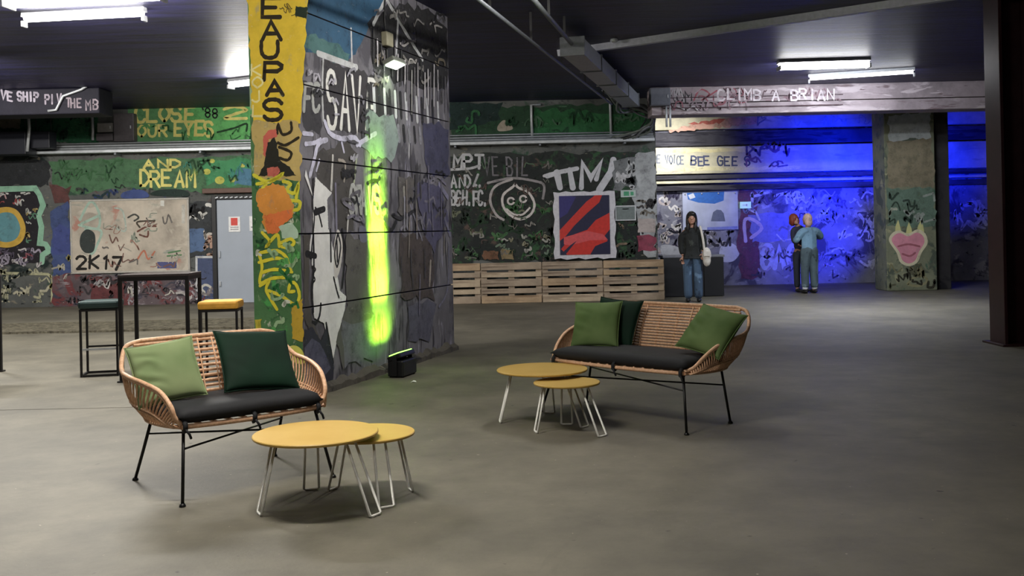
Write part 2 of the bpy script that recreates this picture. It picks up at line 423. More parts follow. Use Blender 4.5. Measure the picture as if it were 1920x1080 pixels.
# ---- header beam over the opening on the right
HB = 18.7; PH = Plane((0, HB), (1, 0), (0, -1)); hz = PH.uv(1400, 212)[1]
M_HEAD = mural('scrawled_header_concrete', (150, 138, 142), [((176, 164, 168), 2.4, .56, (.4, 1, 2)), ((110, 94, 98), 4, .60, (.4, 1, 3)), ((196, 186, 190), 7, .68, (.5, 1, 2))], 14)
hx0 = at(1222, 190, HB).x
mb = MB(); hz2 = PH.uv(1400, 190)[1]
mb.box(((hx0 + X1 - .02) / 2, HB + .3, (hz2 + CEIL - .004) / 2), (X1 - .02 - hx0, .6, CEIL - .004 - hz2)); head = mb.build('trim_2', M_HEAD)
tag(head, 'low concrete header beam with faded lettering above the opening', None, None, 'structure')
mb = MB(); mb.box(((hx0 + X1 - .02) / 2, HB + .32, (hz + hz2 - .012) / 2), (X1 - .02 - hx0, .56, hz2 - .012 - hz), bev=.015); mb.build('lower_band', M_HEAD, head)
# ---- beam with white lettering, upper left
LB = 17.2; PL = Plane((0, LB), (1, 0), (0, -1)); lz = PL.uv(100, 214)[1]; lx1 = at(186, 190, LB).x
mb = MB(); mb.box(((X0 + .02 + lx1) / 2, LB + .3, (lz + CEIL - .004) / 2), (lx1 - X0 - .02, .6, CEIL - .004 - lz), bev=.02); beamL = mb.build('trim_3', M_BEAM)
tag(beamL, 'black downstand beam with white hand lettering, upper left', None, None, 'structure')

# ---- pier under the header, right
PY = 20.8; pc0, pc1 = at(1663, 500, PY).x, at(1757, 500, PY).x
M_PIER = mural('mossy_pier_paint', (122, 126, 104), [((84, 92, 80), 3, .54, (1, 1, 1)), ((164, 162, 128), 4, .62, (1, 1, 1)), ((66, 100, 84), 2.6, .63, (1, 1, 1))], 17)
mb = MB(); mb.box(((pc0 + pc1) / 2, PY + .35, CEIL / 2), (pc1 - pc0, .7, CEIL - .004), bev=.015); pier = mb.build('wall_pier', M_PIER)
tag(pier, 'square concrete pier with pink and green paint in front of the blue wall', None, None, 'structure')
PP = Plane((0, PY), (1, 0), (0, -1))
pd1 = at(1783, 500, PY + .2).x
mb = MB(); mb.box(((pc1 + pd1) / 2 + .002, PY + .45, CEIL / 2), (pd1 - pc1, .5, CEIL - .006), bev=.01); tag(mb.build('wall_pier', M_DARKWALL), 'narrow dark upright block beside the pink painted pier', None, None, 'structure')  # dark upright strip next to the pier, built as a set-back block

# ---- big pillar
pA = ground(570, 747); pB = ground(852, 655)
uR = Vector((pB.x - pA.x, pB.y - pA.y, 0)); PLEN = uR.length; uR.normalize(); nR = Vector((uR.y, -uR.x, 0)); uF = -nR; nF = -uR
PWID = .49
PS = Plane(pA, uR, nR); PFR = Plane(pA, uF, nF)
M_SIDE = mural('charcoal_mural_paint', (124, 122, 130), [((86, 84, 92), 2.2, .52, (1, 1, .5)), ((160, 158, 174), 3.2, .60, (2, 2, .35)), ((62, 60, 66), 5, .58, (2.4, 2.4, .3)), ((190, 188, 194), 7, .66, (2.5, 2.5, .25))], 23, .35)
M_FRONT = mural('green_white_front_paint', (84, 128, 84), [((48, 88, 58), 3.4, .54, (1, 1, 1)), ((164, 188, 150), 3.2, .57, (1, 1, .7)), ((86, 170, 92), 5, .58, (1, 1, 1)), ((214, 220, 198), 7, .64, (1, 1, .8))], 29, .35)
PZ = CEIL - .004; ct = .03
mb = MB(); c = [pA - nR * ct, pA + uF * PWID, pA + uF * PWID + uR * PLEN, pA + uR * PLEN - nR * ct]
mb.add([(v.x, v.y, 0) for v in c] + [(v.x, v.y, PZ) for v in c], [(3, 2, 1, 0), (4, 5, 6, 7), (1, 2, 6, 5), (2, 3, 7, 6)], 0)
mb.add([(c[0].x, c[0].y, 0), (c[1].x, c[1].y, 0), (c[1].x, c[1].y, PZ), (c[0].x, c[0].y, PZ)], [(0, 1, 2, 3)], 1)
mb.add([(c[3].x, c[3].y, 0), (c[0].x, c[0].y, 0), (c[0].x, c[0].y, PZ), (c[3].x, c[3].y, PZ)], [(0, 1, 2, 3)], 2)
pillar = mb.build('wall_pillar', [M_SIDE, M_FRONT, plain('dark_joint', (22, 22, 24))])
tag(pillar, 'long concrete pillar with yellow front and dark mural side', None, None, 'structure')
GRV = [.80, 1.46, 2.13, 2.80, 3.46]
zz = [.0] + GRV + [PZ + .007]
for a, b in zip(zz[:-1], zz[1:]):
    a2, b2 = a + (.007 if a else 0), b - .007
    mb = MB(); c = [pA, pA - nR * (ct - .0005), pA + uR * PLEN - nR * (ct - .0005), pA + uR * PLEN]
    mb.add([(v.x, v.y, a2) for v in c] + [(v.x, v.y, b2) for v in c], [(0, 1, 2, 3), (4, 5, 6, 7), (1, 2, 6, 5), (2, 3, 7, 6), (3, 0, 4, 7)], 0)
    mb.add([(c[0].x, c[0].y, a2), (c[1].x, c[1].y, a2), (c[1].x, c[1].y, b2), (c[0].x, c[0].y, b2)], [(0, 1, 2, 3)], 1)
    mb.build('concrete_panel', [M_SIDE, M_FRONT], pillar)
# rough plinth along the pillar foot
mb = MB(); n = 44; r = random.Random(3)
for i in range(n):
    u0, u1 = PLEN * i / n + .01, PLEN * (i + 1) / n + .005
    d0 = .05 + .03 * r.random(); h0 = .07 + .05 * r.random()
    p = [PS.pt(u0, 0, 0), PS.pt(u1, 0, 0), PS.pt(u1, 0, d0), PS.pt(u0, 0, d0)]
    if i == 0: plv = []
    plv.append((u0, d0, h0))
us = [0.0] + [a[0] for a in plv[1:]] + [PLEN]; ds = [a[1] for a in plv] + [.06]; hs = [a[2] for a in plv] + [.08]
m = len(us)
mb.add([PS.pt(u, 0, d) for u, d in zip(us, ds)] + [PS.pt(u, h * .55, d * .9) for u, d, h in zip(us, ds, hs)] + [PS.pt(u, h, .001) for u, h in zip(us, hs)],
       [(i, i + 1, m + i + 1, m + i) for i in range(m - 1)] + [(m + i, m + i + 1, 2 * m + i + 1, 2 * m + i) for i in range(m - 1)] + [(0, m, 2 * m)])
mb.build('plinth', mural('grey_plinth_concrete', (84, 80, 74), [((54, 52, 50), 3, .55, (1, 1, 1)), ((120, 114, 100), 6, .64, (1, 1, 1))], 31, .8), pillar)

# ---- dark red steel post, right edge
ps = ground(1884, 649); M_POST = plain('maroon_steel_paint', (52, 30, 34), .35, .2, .25, 5)
post = empty('wall_post', (ps.x, ps.y, 0), 0, 'dark maroon steel post at the right edge', None, None, 'structure')
for nm, cx, cy, sx, sy in (('flange', .02, .17, .04, .36), ('flange', .36, .17, .04, .36), ('web', .19, .17, .30, .03)):
    mb = MB(); mb.box((cx, cy, CEIL / 2), (sx, sy, CEIL - .006), bev=.006); mb.build(nm, M_POST, post)
mb = MB(); mb.box((.19, .17, .012), (.5, .5, .024), bev=.004); mb.build('base_plate', M_POST, post)
# ================================================================== paint: back wall, left part
WHT, YEL, BLK = (205, 205, 200), (226, 214, 110), (22, 22, 24)
W = wall_back
patch(PB, W, [(92, 300), (478, 292), (478, 352), (380, 360), (240, 352), (150, 362), (100, 345)], (72, 116, 78), .3, .04)
patch(PB, W, [(240, 186), (480, 184), (480, 268), (240, 268)], (88, 150, 92), .22, .03)
patch(PB, W, [(330, 190), (480, 190), (480, 262), (360, 262)], (96, 186, 96), .35, .08)  # brighter green near the pillar: part paint, part green light in the colour
patch(PB, W, [(0, 205), (180, 205), (185, 268), (60, 268), (0, 262)], (30, 84, 54), .25, .03)
patch(PB, W, [(-30, 218), (38, 220), (38, 240), (-30, 240)], (150, 142, 118), .3, .02)
patch(PB, W, [(375, 300), (475, 298), (475, 346), (390, 346)], (64, 146, 92), .3, .06)
patch(PB, W, [(440, 320), (475, 315), (475, 345), (436, 346)], (70, 120, 150), .3, .04)
patch(PB, W, [(-30, 300), (92, 300), (92, 348), (-30, 348)], (44, 46, 50), .3, .04)
word(PB, W, 'CLOSE', 252, 200, 366, 228, .065, YEL, .12)
word(PB, W, '88', 384, 204, 408, 220, .03, BLK, .1)
stroke(PB, W, [(379, 201), (381, 206)], .025, BLK, .1)
word(PB, W, 'OUR', 258, 236, 314, 256, .05, YEL, .12); word(PB, W, 'EYES', 326, 228, 402, 254, .06, YEL, .12)
stroke(PB, W, [(420, 205), (440, 200), (462, 206), (440, 214), (422, 222), (462, 222)], .06, YEL, .2)
stroke(PB, W, [(408, 248), (440, 240), (462, 232), (462, 246)], .04, (24, 60, 30), .2)
word(PB, W, 'AND', 268, 300, 342, 314, .05, YEL, .3); word(PB, W, 'DREAM', 260, 320, 368, 349, .055, YEL, .15)
for x, y, rr in ((388, 322, 7), (412, 338, 9), (436, 338, 5), (455, 310, 5), (398, 302, 5)):
    patch(PB, W, [(x + rr * math.cos(a), y + .8 * rr * math.sin(a)) for a in [k * math.pi / 4 for k in range(8)]], (198, 196, 80), .35, 0, smooth=True)
# dark map shaped mural with mint outline (the painted figure in it is left out)
patch(PB, W, [(-40, 352), (70, 350), (80, 385), (76, 420), (78, 452), (90, 462), (80, 492), (-40, 500)], (38, 34, 40), .12, .01, 'mural_ground')
stroke(PB, W, [(-40, 356), (66, 353), (74, 365), (81, 385), (73, 405), (78, 425), (75, 456), (86, 458), (93, 470), (80, 478), (79, 492)], .11, (138, 190, 160), .12, False)
patch(PB, W, [(-26, 425), (-12, 396), (12, 388), (34, 396), (48, 425), (42, 452), (18, 464), (-10, 458)], (214, 168, 60), .12, 0, 'mural_sun', True)
patch(PB, W, [(-18, 424), (-6, 404), (12, 398), (28, 404), (38, 426), (32, 446), (14, 454), (-6, 448)], (92, 150, 160), .2, 0, 'mural_disc', True)
scribbles(PB, W, -20, 362, 70, 390, 8, 9, .03, [(190, 150, 150), (200, 200, 196), (176, 80, 80)], 3)
scribbles(PB, W, 50, 392, 70, 455, 8, 8, .03, [(200, 200, 196), (206, 180, 110), (90, 140, 110)], 4)
scribbles(PB, W, -20, 466, 78, 500, 22, 9, .035, [(160, 150, 170), (196, 190, 190), (150, 80, 90), (90, 80, 100)], 5)
patch(PB, W, [(95, 350), (132, 352), (132, 378), (100, 378)], (104, 62, 60), .4, .05)
patch(PB, W, [(97, 395), (110, 385), (130, 380), (133, 520), (100, 520)], (64, 80, 132), .3, .04)
patch(PB, W, [(99, 430), (115, 420), (133, 432), (133, 478), (100, 476)], (62, 74, 140), .1, .03)
stroke(PB, W, [(0, 512), (90, 514), (100, 522), (98, 565)], .06, (186, 184, 142), .3, False)
scribbles(PB, W, 0, 506, 96, 566, 22, 11, .04, [(176, 174, 140), (60, 68, 64), (196, 190, 160), (80, 92, 80)], 6)
scribbles(PB, W, 95, 480, 135, 568, 10, 9, .04, [(160, 150, 90), (176, 170, 150), (70, 70, 80)], 16)
patch(PB, W, [(100, 514), (405, 512), (405, 574), (100, 576)], (84, 72, 76), .35, .04, 'paint_patch', False, (), M_LOW)
patch(PB, W, [(170, 530), (235, 526), (235, 572), (175, 572)], (104, 52, 54), .35, .06)
scribbles(PB, W, 140, 520, 404, 570, 34, 12, .045, [(160, 154, 160), (108, 60, 62), (74, 72, 86), (190, 184, 180), (60, 54, 58)], 7)
scribbles(PB, W, 140, 354, 350, 370, 10, 12, .05, [(30, 54, 60), (44, 60, 110), (60, 66, 60)], 8)
patch(PB, W, [(230, 362), (250, 356), (272, 358), (278, 370), (232, 372)], (60, 78, 140), .2, 0, smooth=True)
patch(PB, W, [(284, 366), (300, 356), (345, 356), (352, 368)], (34, 52, 46), .2, 0, smooth=True)
patch(PB, W, [(352, 380), (404, 378), (404, 480), (352, 480)], (54, 58, 62), .3, .04)
patch(PB, W, [(353, 430), (385, 428), (385, 470), (353, 476)], (78, 104, 146), .25, .03)
scribbles(PB, W, 354, 384, 402, 420, 6, 13, .06, [(210, 208, 202), (20, 20, 22)], 9)
scribbles(PB, W, 384, 420, 403, 478, 6, 9, .05, [(188, 150, 130), (200, 190, 180), (150, 90, 70)], 10)
patch(PB, W, [(368, 480), (406, 480), (406, 560), (370, 560)], (70, 82, 118), .25, .02)
stroke(PB, W, [(406, 482), (369, 482), (369, 560)], .04, (196, 198, 200), .25, False)
stroke(PB, W, [(384, 548), (378, 540), (386, 534), (396, 540), (390, 552), (380, 550)], .05, (190, 186, 176), .2)
# ---- back wall, middle part
patch(PM, W, [(842, 290), (1228, 284), (1228, 490), (842, 492)], (42, 50, 46), .5, .05, 'paint_patch', False, (), M_MID)
patch(PM, W, [(846, 205), (1160, 195), (1220, 215), (1216, 262), (846, 262)], (36, 70, 46), .25, .04)
patch(PM, W, [(1000, 205), (1210, 212), (1212, 254), (1000, 258)], (40, 104, 58), .3, .06)
patch(PM, W, [(845, 190), (940, 190), (935, 225), (845, 240)], (26, 48, 46), .3, .06)
patch(PM, W, [(933, 237), (945, 225), (958, 234), (960, 243), (936, 246)], (168, 156, 138), .2, 0, smooth=True)
scribbles(PM, W, 850, 380, 1035, 486, 40, 14, .05, [(60, 104, 60), (36, 60, 40), (74, 120, 72), (120, 124, 100), (24, 34, 28)], 12, .45)
word(PM, W, 'MPT', 848, 291, 908, 316, .055, (186, 186, 190), .3); word(PM, W, 'AND/', 846, 328, 898, 350, .045, (186, 186, 190), .3); word(PM, W, '..', 888, 336, 904, 350, .05, (186, 186, 190), .3)
word(PM, W, 'BGH.FC.', 845, 358, 916, 384, .045, (186, 186, 190), .3)
word(PM, W, 'VE BIL', 908, 296, 990, 330, .035, (120, 116, 124), .4)
stroke(PM, W, [(846, 318), (880, 316), (900, 310)], .05, (186, 186, 190), .3)
# smiling face in an outlined drop
stroke(PM, W, [(915, 343), (960, 334), (1005, 340), (1020, 348), (1018, 372)], .05, (150, 144, 146), .3)
stroke(PM, W, [(960, 336), (928, 350), (919, 376), (930, 402), (944, 412)], .05, (176, 168, 168), .25)
stroke(PM, W, [(966, 344), (962, 350), (944, 365), (943, 385), (955, 402), (975, 411), (995, 402), (1002, 382), (990, 360), (972, 352), (966, 344)], .05, (206, 198, 194), .15)
for cx, cy in ((958, 377), (981, 373)):
    stroke(PM, W, [(cx + 6 * math.cos(a), cy + 6 * math.sin(a)) for a in [k * math.pi / 5 for k in range(11)]], .04, (206, 198, 194), .1)
stroke(PM, W, [(950, 392), (964, 402), (980, 402), (993, 390)], .04, (206, 198, 194), .15)
stroke(PM, W, [(1020, 330), (1040, 324), (1060, 322)], .06, (200, 198, 202), .2)
# big white block letters
big = (196, 196, 204)
stroke(PM, W, [(1026, 330), (1052, 322), (1082, 316)], .10, big, .12, False); stroke(PM, W, [(1044, 324), (1050, 352)], .13, big, .12, False)
stroke(PM, W, [(1068, 318), (1074, 352)], .11, big, .12, False)
stroke(PM, W, [(1090, 352), (1092, 306), (1108, 334), (1128, 302), (1118, 336)], .10, big, .12, False)
stroke(PM, W, [(1150, 300), (1146, 322), (1124, 356)], .13, big, .15, False)
patch(PM, W, [(1190, 286), (1229, 284), (1229, 484), (1212, 486), (1196, 420), (1186, 360)], (168, 172, 176), .3, .04)
patch(PM, W, [(1150, 300), (1192, 290), (1190, 350), (1150, 356)], (120, 124, 128), .45, .05)
scribbles(PM, W, 1156, 300, 1188, 352, 7, 15, .06, [(196, 196, 200), (40, 44, 44), (180, 182, 186)], 13)
scribbles(PM, W, 1193, 376, 1228, 440, 10, 9, .05, [(70, 64, 62), (120, 112, 104), (48, 46, 48)], 14)
scribbles(PM, W, 1156, 418, 1192, 482, 10, 9, .05, [(60, 92, 64), (130, 110, 90), (44, 52, 46)], 15)
patch(PM, W, rect(1196, 410, 1229, 436), (176, 164, 160), .2, .01)
patch(PM, W, rect(1196, 442, 1229, 470), (154, 62, 84), .35, .04)
scribbles(PM, W, 930, 440, 1030, 484, 12, 8, .035, [(170, 168, 160), (150, 146, 120), (110, 130, 110)], 18)
patch(PM, W, rect(905, 470, 935, 486), (120, 82, 60), .3, .02); patch(PM, W, rect(940, 468, 962, 486), (140, 120, 84), .3, .02)
# ---- beam upper left: white hand lettering
word(PL, beamL, 'VE', 2, 170, 25, 186, .035, (168, 160, 176), .3, .22); word(PL, beamL, 'SHIP', 33, 173, 72, 189, .035, (168, 160, 176), .3, .06)
word(PL, beamL, 'PIV', 83, 177, 114, 194, .03, (160, 150, 165), .35); word(PL, beamL, 'THE', 124, 185, 152, 201, .028, (150, 136, 146), .4); word(PL, beamL, 'MB', 161, 188, 184, 206, .028, (150, 136, 146), .4)
# ---- header beam lettering
word(PH, head, 'NOM', 1252, 172, 1300, 192, .03, (50, 48, 50), .3); stroke(PH, head, [(1300, 190), (1312, 168), (1330, 176), (1316, 188), (1344, 170)], .03, (150, 70, 82), .3)
scribbles(PH, head, 1250, 166, 1400, 206, 16, 18, .03, [(150, 130, 138), (70, 56, 60), (140, 76, 88), (176, 168, 172)], 20)
for y in (184, 203): stroke(PH, head, [(1245, y), (1400, y - 3), (1580, y - 7)], .02, (70, 48, 54), .4)
scribbles(PH, head, 1340, 166, 1580, 188, 22, 10, .03, [(128, 100, 110), (110, 86, 94), (150, 120, 128)], 73, .4)
word(PH, head, 'CLIMB A BRIAN', 1345, 168, 1565, 187, .035, (206, 194, 200), .35)
# ---- far wall bands
word(PFB, wall_far, 'BEE GEE S', 1295, 294, 1408, 310, .04, (70, 78, 110), .15)
word(PFB, wall_far, 'E VOICE', 1231, 292, 1284, 307, .03, (110, 116, 130), .3)
patch(PFB, wall_far, [(1240, 280), (1500, 276), (1500, 282), (1240, 287)], (226, 212, 150), .2, .02)
patch(PFB, wall_far, [(1234, 316), (1500, 311), (1500, 317), (1234, 322)], (226, 214, 160), .2, .02)
patch(PFB, wall_far, [(1255, 245), (1300, 232), (1370, 222), (1420, 218), (1420, 232), (1360, 238), (1255, 248)], (224, 168, 140), .25, .03)
patch(PFB, wall_far, [(1290, 232), (1360, 222), (1350, 232)], (206, 96, 80), .3, .03)
scribbles(PFB, wall_far, 1400, 272, 1480, 312, 10, 16, .05, [(130, 90, 120), (90, 80, 120)], 22)
# ---- far wall, lower zone
scribbles(PF, wall_far, 1234, 356, 1275, 480, 26, 12, .05, [(30, 28, 40), (220, 214, 208), (60, 56, 80), (196, 180, 176)], 23)
patch(PF, wall_far, [(1240, 460), (1275, 465), (1290, 492), (1270, 496), (1246, 486)], (190, 190, 196), .15, 0, smooth=True)
patch(PF, wall_far, [(1352, 462), (1372, 456), (1387, 472), (1374, 490), (1350, 488)], (200, 204, 214), .1, 0, smooth=True)
scribbles(PF, wall_far, 1322, 434, 1382, 460, 10, 11, .06, [(60, 58, 66), (120, 116, 118), (200, 196, 196)], 24)
patch(PF, wall_far, [(1384, 356), (1420, 356), (1424, 520), (1386, 524)], (110, 60, 84), .4, .06)
patch(PF, wall_far, [(1405, 400), (1476, 398), (1478, 450), (1410, 452)], (120, 124, 190), .2, .05)
word(PF, wall_far, '8AC', 1424, 462, 1500, 502, .11, (176, 180, 206), .2)
stroke(PF, wall_far, [(1398, 452), (1396, 414), (1412, 412), (1428, 428), (1408, 446)], .08, (190, 170, 200), .15)
scribbles(PF, wall_far, 1410, 360, 1655, 400, 22, 18, .06, [(190, 190, 206), (90, 80, 120), (150, 150, 190)], 25)
scribbles(PF, wall_far, 1540, 400, 1658, 520, 22, 18, .06, [(150, 150, 180), (80, 80, 110), (200, 200, 216)], 26)
scribbles(PF, wall_far, 1790, 380, 1870, 430, 8, 18, .08, [(220, 220, 226), (190, 190, 206)], 27)
# ---- pier
patch(PP, pier, [(1664, 216), (1743, 210), (1744, 262), (1700, 260), (1668, 268)], (176, 184, 182), .25, .03)
patch(PP, pier, [(1664, 264), (1744, 260), (1752, 300), (1750, 352), (1664, 352)], (136, 126, 100), .35, .03)
patch(PP, pier, [(1664, 355), (1752, 352), (1754, 425), (1666, 425)], (98, 124, 106), .35, .04)
for f_ in ([(1678, 440), (1679, 424), (1684, 412), (1688, 426), (1691, 440)], [(1698, 442), (1700, 428), (1704, 416), (1709, 428), (1711, 440)], [(1718, 440), (1721, 424), (1728, 410), (1731, 424), (1734, 442)]):
    patch(PP, pier, f_, (206, 204, 130), .1, 0, 'flame_outline')
patch(PP, pier, [(1667, 452), (1672, 438), (1686, 432), (1703, 438), (1720, 430), (1735, 438), (1739, 456), (1728, 474), (1720, 492), (1704, 499), (1688, 492), (1681, 474)], (216, 206, 170), .1, 0, 'pale_outline', True)
patch(PP, pier, [(1672, 452), (1677, 441), (1688, 437), (1703, 443), (1718, 436), (1730, 442), (1733, 455), (1723, 472), (1716, 488), (1704, 494), (1692, 488), (1686, 472)], (222, 138, 156), .05, 0, 'pink_shape', True)
stroke(PP, pier, [(1684, 462), (1703, 458), (1724, 462)], .04, (170, 90, 104), .1); stroke(PP, pier, [(1692, 476), (1706, 480), (1716, 474)], .04, (170, 90, 104), .1)
stroke(PP, pier, [(1702, 532), (1714, 520), (1732, 518), (1738, 528), (1722, 536), (1704, 534)], .05, (150, 146, 104), .2)
scribbles(PP, pier, 1668, 360, 1752, 420, 12, 13, .05, [(150, 160, 150), (50, 66, 56), (176, 180, 160)], 28)
scribbles(PP, pier, 1668, 496, 1752, 540, 10, 12, .05, [(130, 126, 90), (60, 58, 46), (96, 96, 72)], 29)

# ================================================================== paint: pillar front (yellow)
P = pillar
patch(PFR, P, [(463, -20), (579, -20), (563, 232), (474, 232)], (240, 190, 42), .0, .012, 'yellow_paint')
patch(PFR, P, [(474, 228), (563, 228), (564, 336), (477, 336)], (190, 164, 92), .12, .02)
ink = (46, 38, 26)
for ch, x0, y0, x1, y1 in (('E', 486, -4, 524, 32), ('A', 487, 40, 527, 74), ('U', 486, 78, 520, 108), ('P', 490, 118, 526, 150), ('A', 496, 152, 530, 178), ('S', 490, 187, 526, 224)):
    word(PFR, P, ch, x0, y0, x1 + 8, y1, .038, ink, .08, 0, (), .6)
for ch, y in (('K', 122), ('O', 146), ('J', 170), ('L', 198)): word(PFR, P, ch, 470, y, 494, y + 20, .018, (232, 214, 140), .2)
scribbles(PFR, P, 525, 8, 556, 40, 5, 8, .008, [(110, 90, 30)], 30)
patch(PFR, P, [(554, 12), (578, 14), (575, 36), (554, 30)], (34, 48, 36), .1, .006)
stroke(PFR, P, [(520, 250), (522, 234), (530, 252), (546, 246), (546, 230)], .026, ink, .05); stroke(PFR, P, [(522, 268), (536, 272), (560, 258)], .026, ink, .05)
stroke(PFR, P, [(524, 276), (546, 286), (540, 300), (524, 296)], .026, ink, .05)
patch(PFR, P, [(494, 256), (505, 244), (518, 242), (520, 256), (504, 262), (500, 296), (494, 290)], (206, 92, 78), .08, .004)
patch(PFR, P, [(503, 268), (514, 258), (520, 272), (524, 300), (540, 310), (556, 330), (520, 330), (484, 330), (496, 310)], (38, 38, 32), .08, .008)
patch(PFR, P, [(501, 315), (522, 312), (526, 322), (516, 332), (502, 330)], (200, 96, 80), .1, .004)
yel2 = (222, 214, 46)
for pts in ([(476, 328), (490, 336), (500, 340), (514, 336), (530, 326), (520, 334), (504, 342)], [(532, 340), (545, 345), (538, 356), (552, 362), (560, 345), (556, 370)], [(544, 376), (562, 378), (560, 392), (546, 394)], [(482, 345), (500, 344), (488, 358)]):
    stroke(PFR, P, pts, .032, yel2, .1)
patch(PFR, P, [(480, 366), (488, 354), (512, 344), (534, 348), (542, 366), (552, 386), (548, 408), (532, 420), (520, 438), (502, 438), (492, 416), (494, 402), (484, 390)], (246, 144, 52), .0, .008, 'orange_blot')
patch(PFR, P, [(496, 404), (546, 392), (548, 408), (532, 420), (520, 438), (502, 438)], (226, 112, 50), .15, .008, 'orange_blot')
patch(PFR, P, [(524, 424), (544, 416), (560, 432), (558, 448), (530, 446)], (170, 200, 176), .2, .01)
for pts in ([(492, 436), (506, 452), (500, 462), (520, 440), (524, 462)], [(528, 455), (545, 448), (552, 456), (540, 464), (528, 462)], [(488, 474), (520, 470), (540, 486), (546, 508)], [(486, 492), (520, 484), (535, 490)], [(486, 476), (492, 500), (488, 530), (510, 522), (535, 520)],
            [(488, 536), (505, 526), (500, 545), (520, 580)], [(505, 545), (530, 556), (552, 570), (562, 556), (556, 534), (546, 530), (542, 546), (552, 546)], [(490, 512), (515, 505), (548, 510)]):
    stroke(PFR, P, pts, .03, (224, 212, 40), .1)
patch(PFR, P, [(546, 570), (568, 560), (569, 640), (548, 636)], (196, 160, 40), .2, .01)
patch(PFR, P, [(478, 600), (490, 596), (492, 622), (480, 624)], (200, 186, 50), .2, .01)
patch(PFR, P, [(542, 652), (556, 648), (569, 660), (570, 682), (548, 676)], (206, 204, 80), .2, 0, smooth=True)
scribbles(PFR, P, 482, 450, 560, 700, 24, 12, .03, [(40, 120, 60), (30, 76, 46), (150, 190, 140), (84, 168, 84), (206, 214, 196)], 31, .35)

# ================================================================== paint: pillar side mural
G = GRV
patch(PS, P, [(566, -30), (735, -30), (700, 40), (668, 100), (632, 118), (600, 108), (590, 95), (572, 96)], (36, 74, 104), .18, .03, 'blue_paint', False, G)
patch(PS, P, [(566, 60), (600, 70), (660, 100), (650, 120), (600, 108), (590, 95), (568, 90)], (60, 98, 98), .3, .03, 'teal_paint', False, G)
lt = (168, 170, 172)
patch(PS, P, [(690, 40), (730, 5), (800, 20), (840, 48), (838, 170), (800, 165), (740, 150), (700, 128)], (40, 40, 42), .3, .05, 'paint_patch', False, G)
patch(PS, P, [(605, 110), (664, 128), (715, 150), (735, 205), (700, 246), (650, 252), (606, 226)], (50, 49, 52), .15, .03, 'paint_patch', False, G)
patch(PS, P, [(566, 150), (602, 165), (604, 250), (567, 240)], (54, 53, 57), .25, .03, 'paint_patch', False, G)
patch(PS, P, [(590, 285), (650, 268), (668, 290), (664, 430), (630, 430), (622, 362), (592, 334)], (66, 63, 62), .15, .03, 'paint_patch', False, G)
for pts, w in (([(596, 100), (640, 116), (668, 126)], .06), ([(606, 108), (604, 170), (606, 225)], .03), ([(658, 54), (660, 124)], .03), ([(700, 45), (712, 20), (722, 0)], .05), ([(725, 0), (760, 60), (792, 112)], .05), ([(746, 40), (742, 110)], .04)):
    stroke(PS, P, pts, w, lt, .3, True, 'graffiti_stroke', G)
word(PS, P, 'FC', 566, 158, 600, 206, .045, (150, 152, 150), .25, .0, G)
word(PS, P, 'SAVE', 612, 134, 706, 236, .05, (196, 196, 192), .1, .18, G, 1, .66)
for i in range(14): stroke(PS, P, [(690 + i * 10, 160 + 2.6 * i), (692 + i * 10, 205 + 2.4 * i)], .06, (176, 178, 184) if i % 2 else (40, 40, 44), .3, True, 'graffiti_stroke', G)
for i in range(10): stroke(PS, P, [(736 + i * 10, 236 + 1.0 * i), (738 + i * 10, 262 + .8 * i)], .06, (130, 130, 140) if i % 2 else (40, 40, 44), .35, True, 'graffiti_stroke', G)
patch(PS, P, [(690, 210), (735, 218), (748, 258), (742, 300), (700, 296), (676, 280)], (120, 136, 132), .3, .04, 'paint_patch', False, G)
patch(PS, P, [(790, 230), (838, 236), (842, 330), (800, 336)], (66, 66, 92), .3, .05, 'paint_patch', False, G)
lav = (176, 174, 208)
for pts, w in (([(568, 250), (585, 252)], .04), ([(608, 228), (618, 250), (640, 260), (664, 258), (674, 272)], .05), ([(612, 262), (596, 270), (588, 300), (580, 330)], .05), ([(572, 270), (588, 268), (600, 262)], .04), ([(668, 272), (690, 258), (704, 250)], .05),
               ([(598, 300), (592, 320)], .03), ([(640, 268), (644, 285)], .03)):
    stroke(PS, P, pts, w, lav, .25, True, 'graffiti_stroke', G)
for pts, w, c in (([(623, 292), (620, 355)], .035, (176, 174, 170)), ([(634, 300), (646, 306), (644, 340)], .03, (140, 132, 124)), ([(668, 292), (662, 350)], .03, (150, 160, 130)), ([(628, 345), (630, 430)], .035, (112, 108, 130)), ([(652, 405), (650, 434)], .03, (170, 168, 166))):
    stroke(PS, P, pts, w, c, .25, True, 'graffiti_stroke', G)
word(PS, P, 'GRAVS', 652, 350, 712, 398, .05, (150, 152, 150), .3, .02, G)
cream = (228, 224, 212)
patch(PS, P, [(590, 332), (621, 362), (612, 374), (614, 420), (615, 470), (600, 480), (583, 500), (586, 430), (585, 386)], cream, 0, .004, 'cream_face', False, G)
patch(PS, P, [(572, 318), (585, 366), (585, 370), (570, 330)], cream, 0, 0, 'cream_face', False, G)
patch(PS, P, [(583, 436), (588, 440), (582, 480), (575, 478)], cream, 0, 0, 'cream_face', False, G)
patch(PS, P, [(585, 442), (615, 430), (624, 470), (636, 545), (648, 556), (645, 580), (632, 630), (622, 680), (606, 606), (588, 596), (583, 560), (586, 500)], cream, 0, .003, 'cream_face', False, G)
patch(PS, P, [(568, 440), (580, 440), (577, 560), (584, 600), (600, 640), (594, 650), (570, 600)], (70, 66, 62), .1, .006, 'paint_patch', False, G)
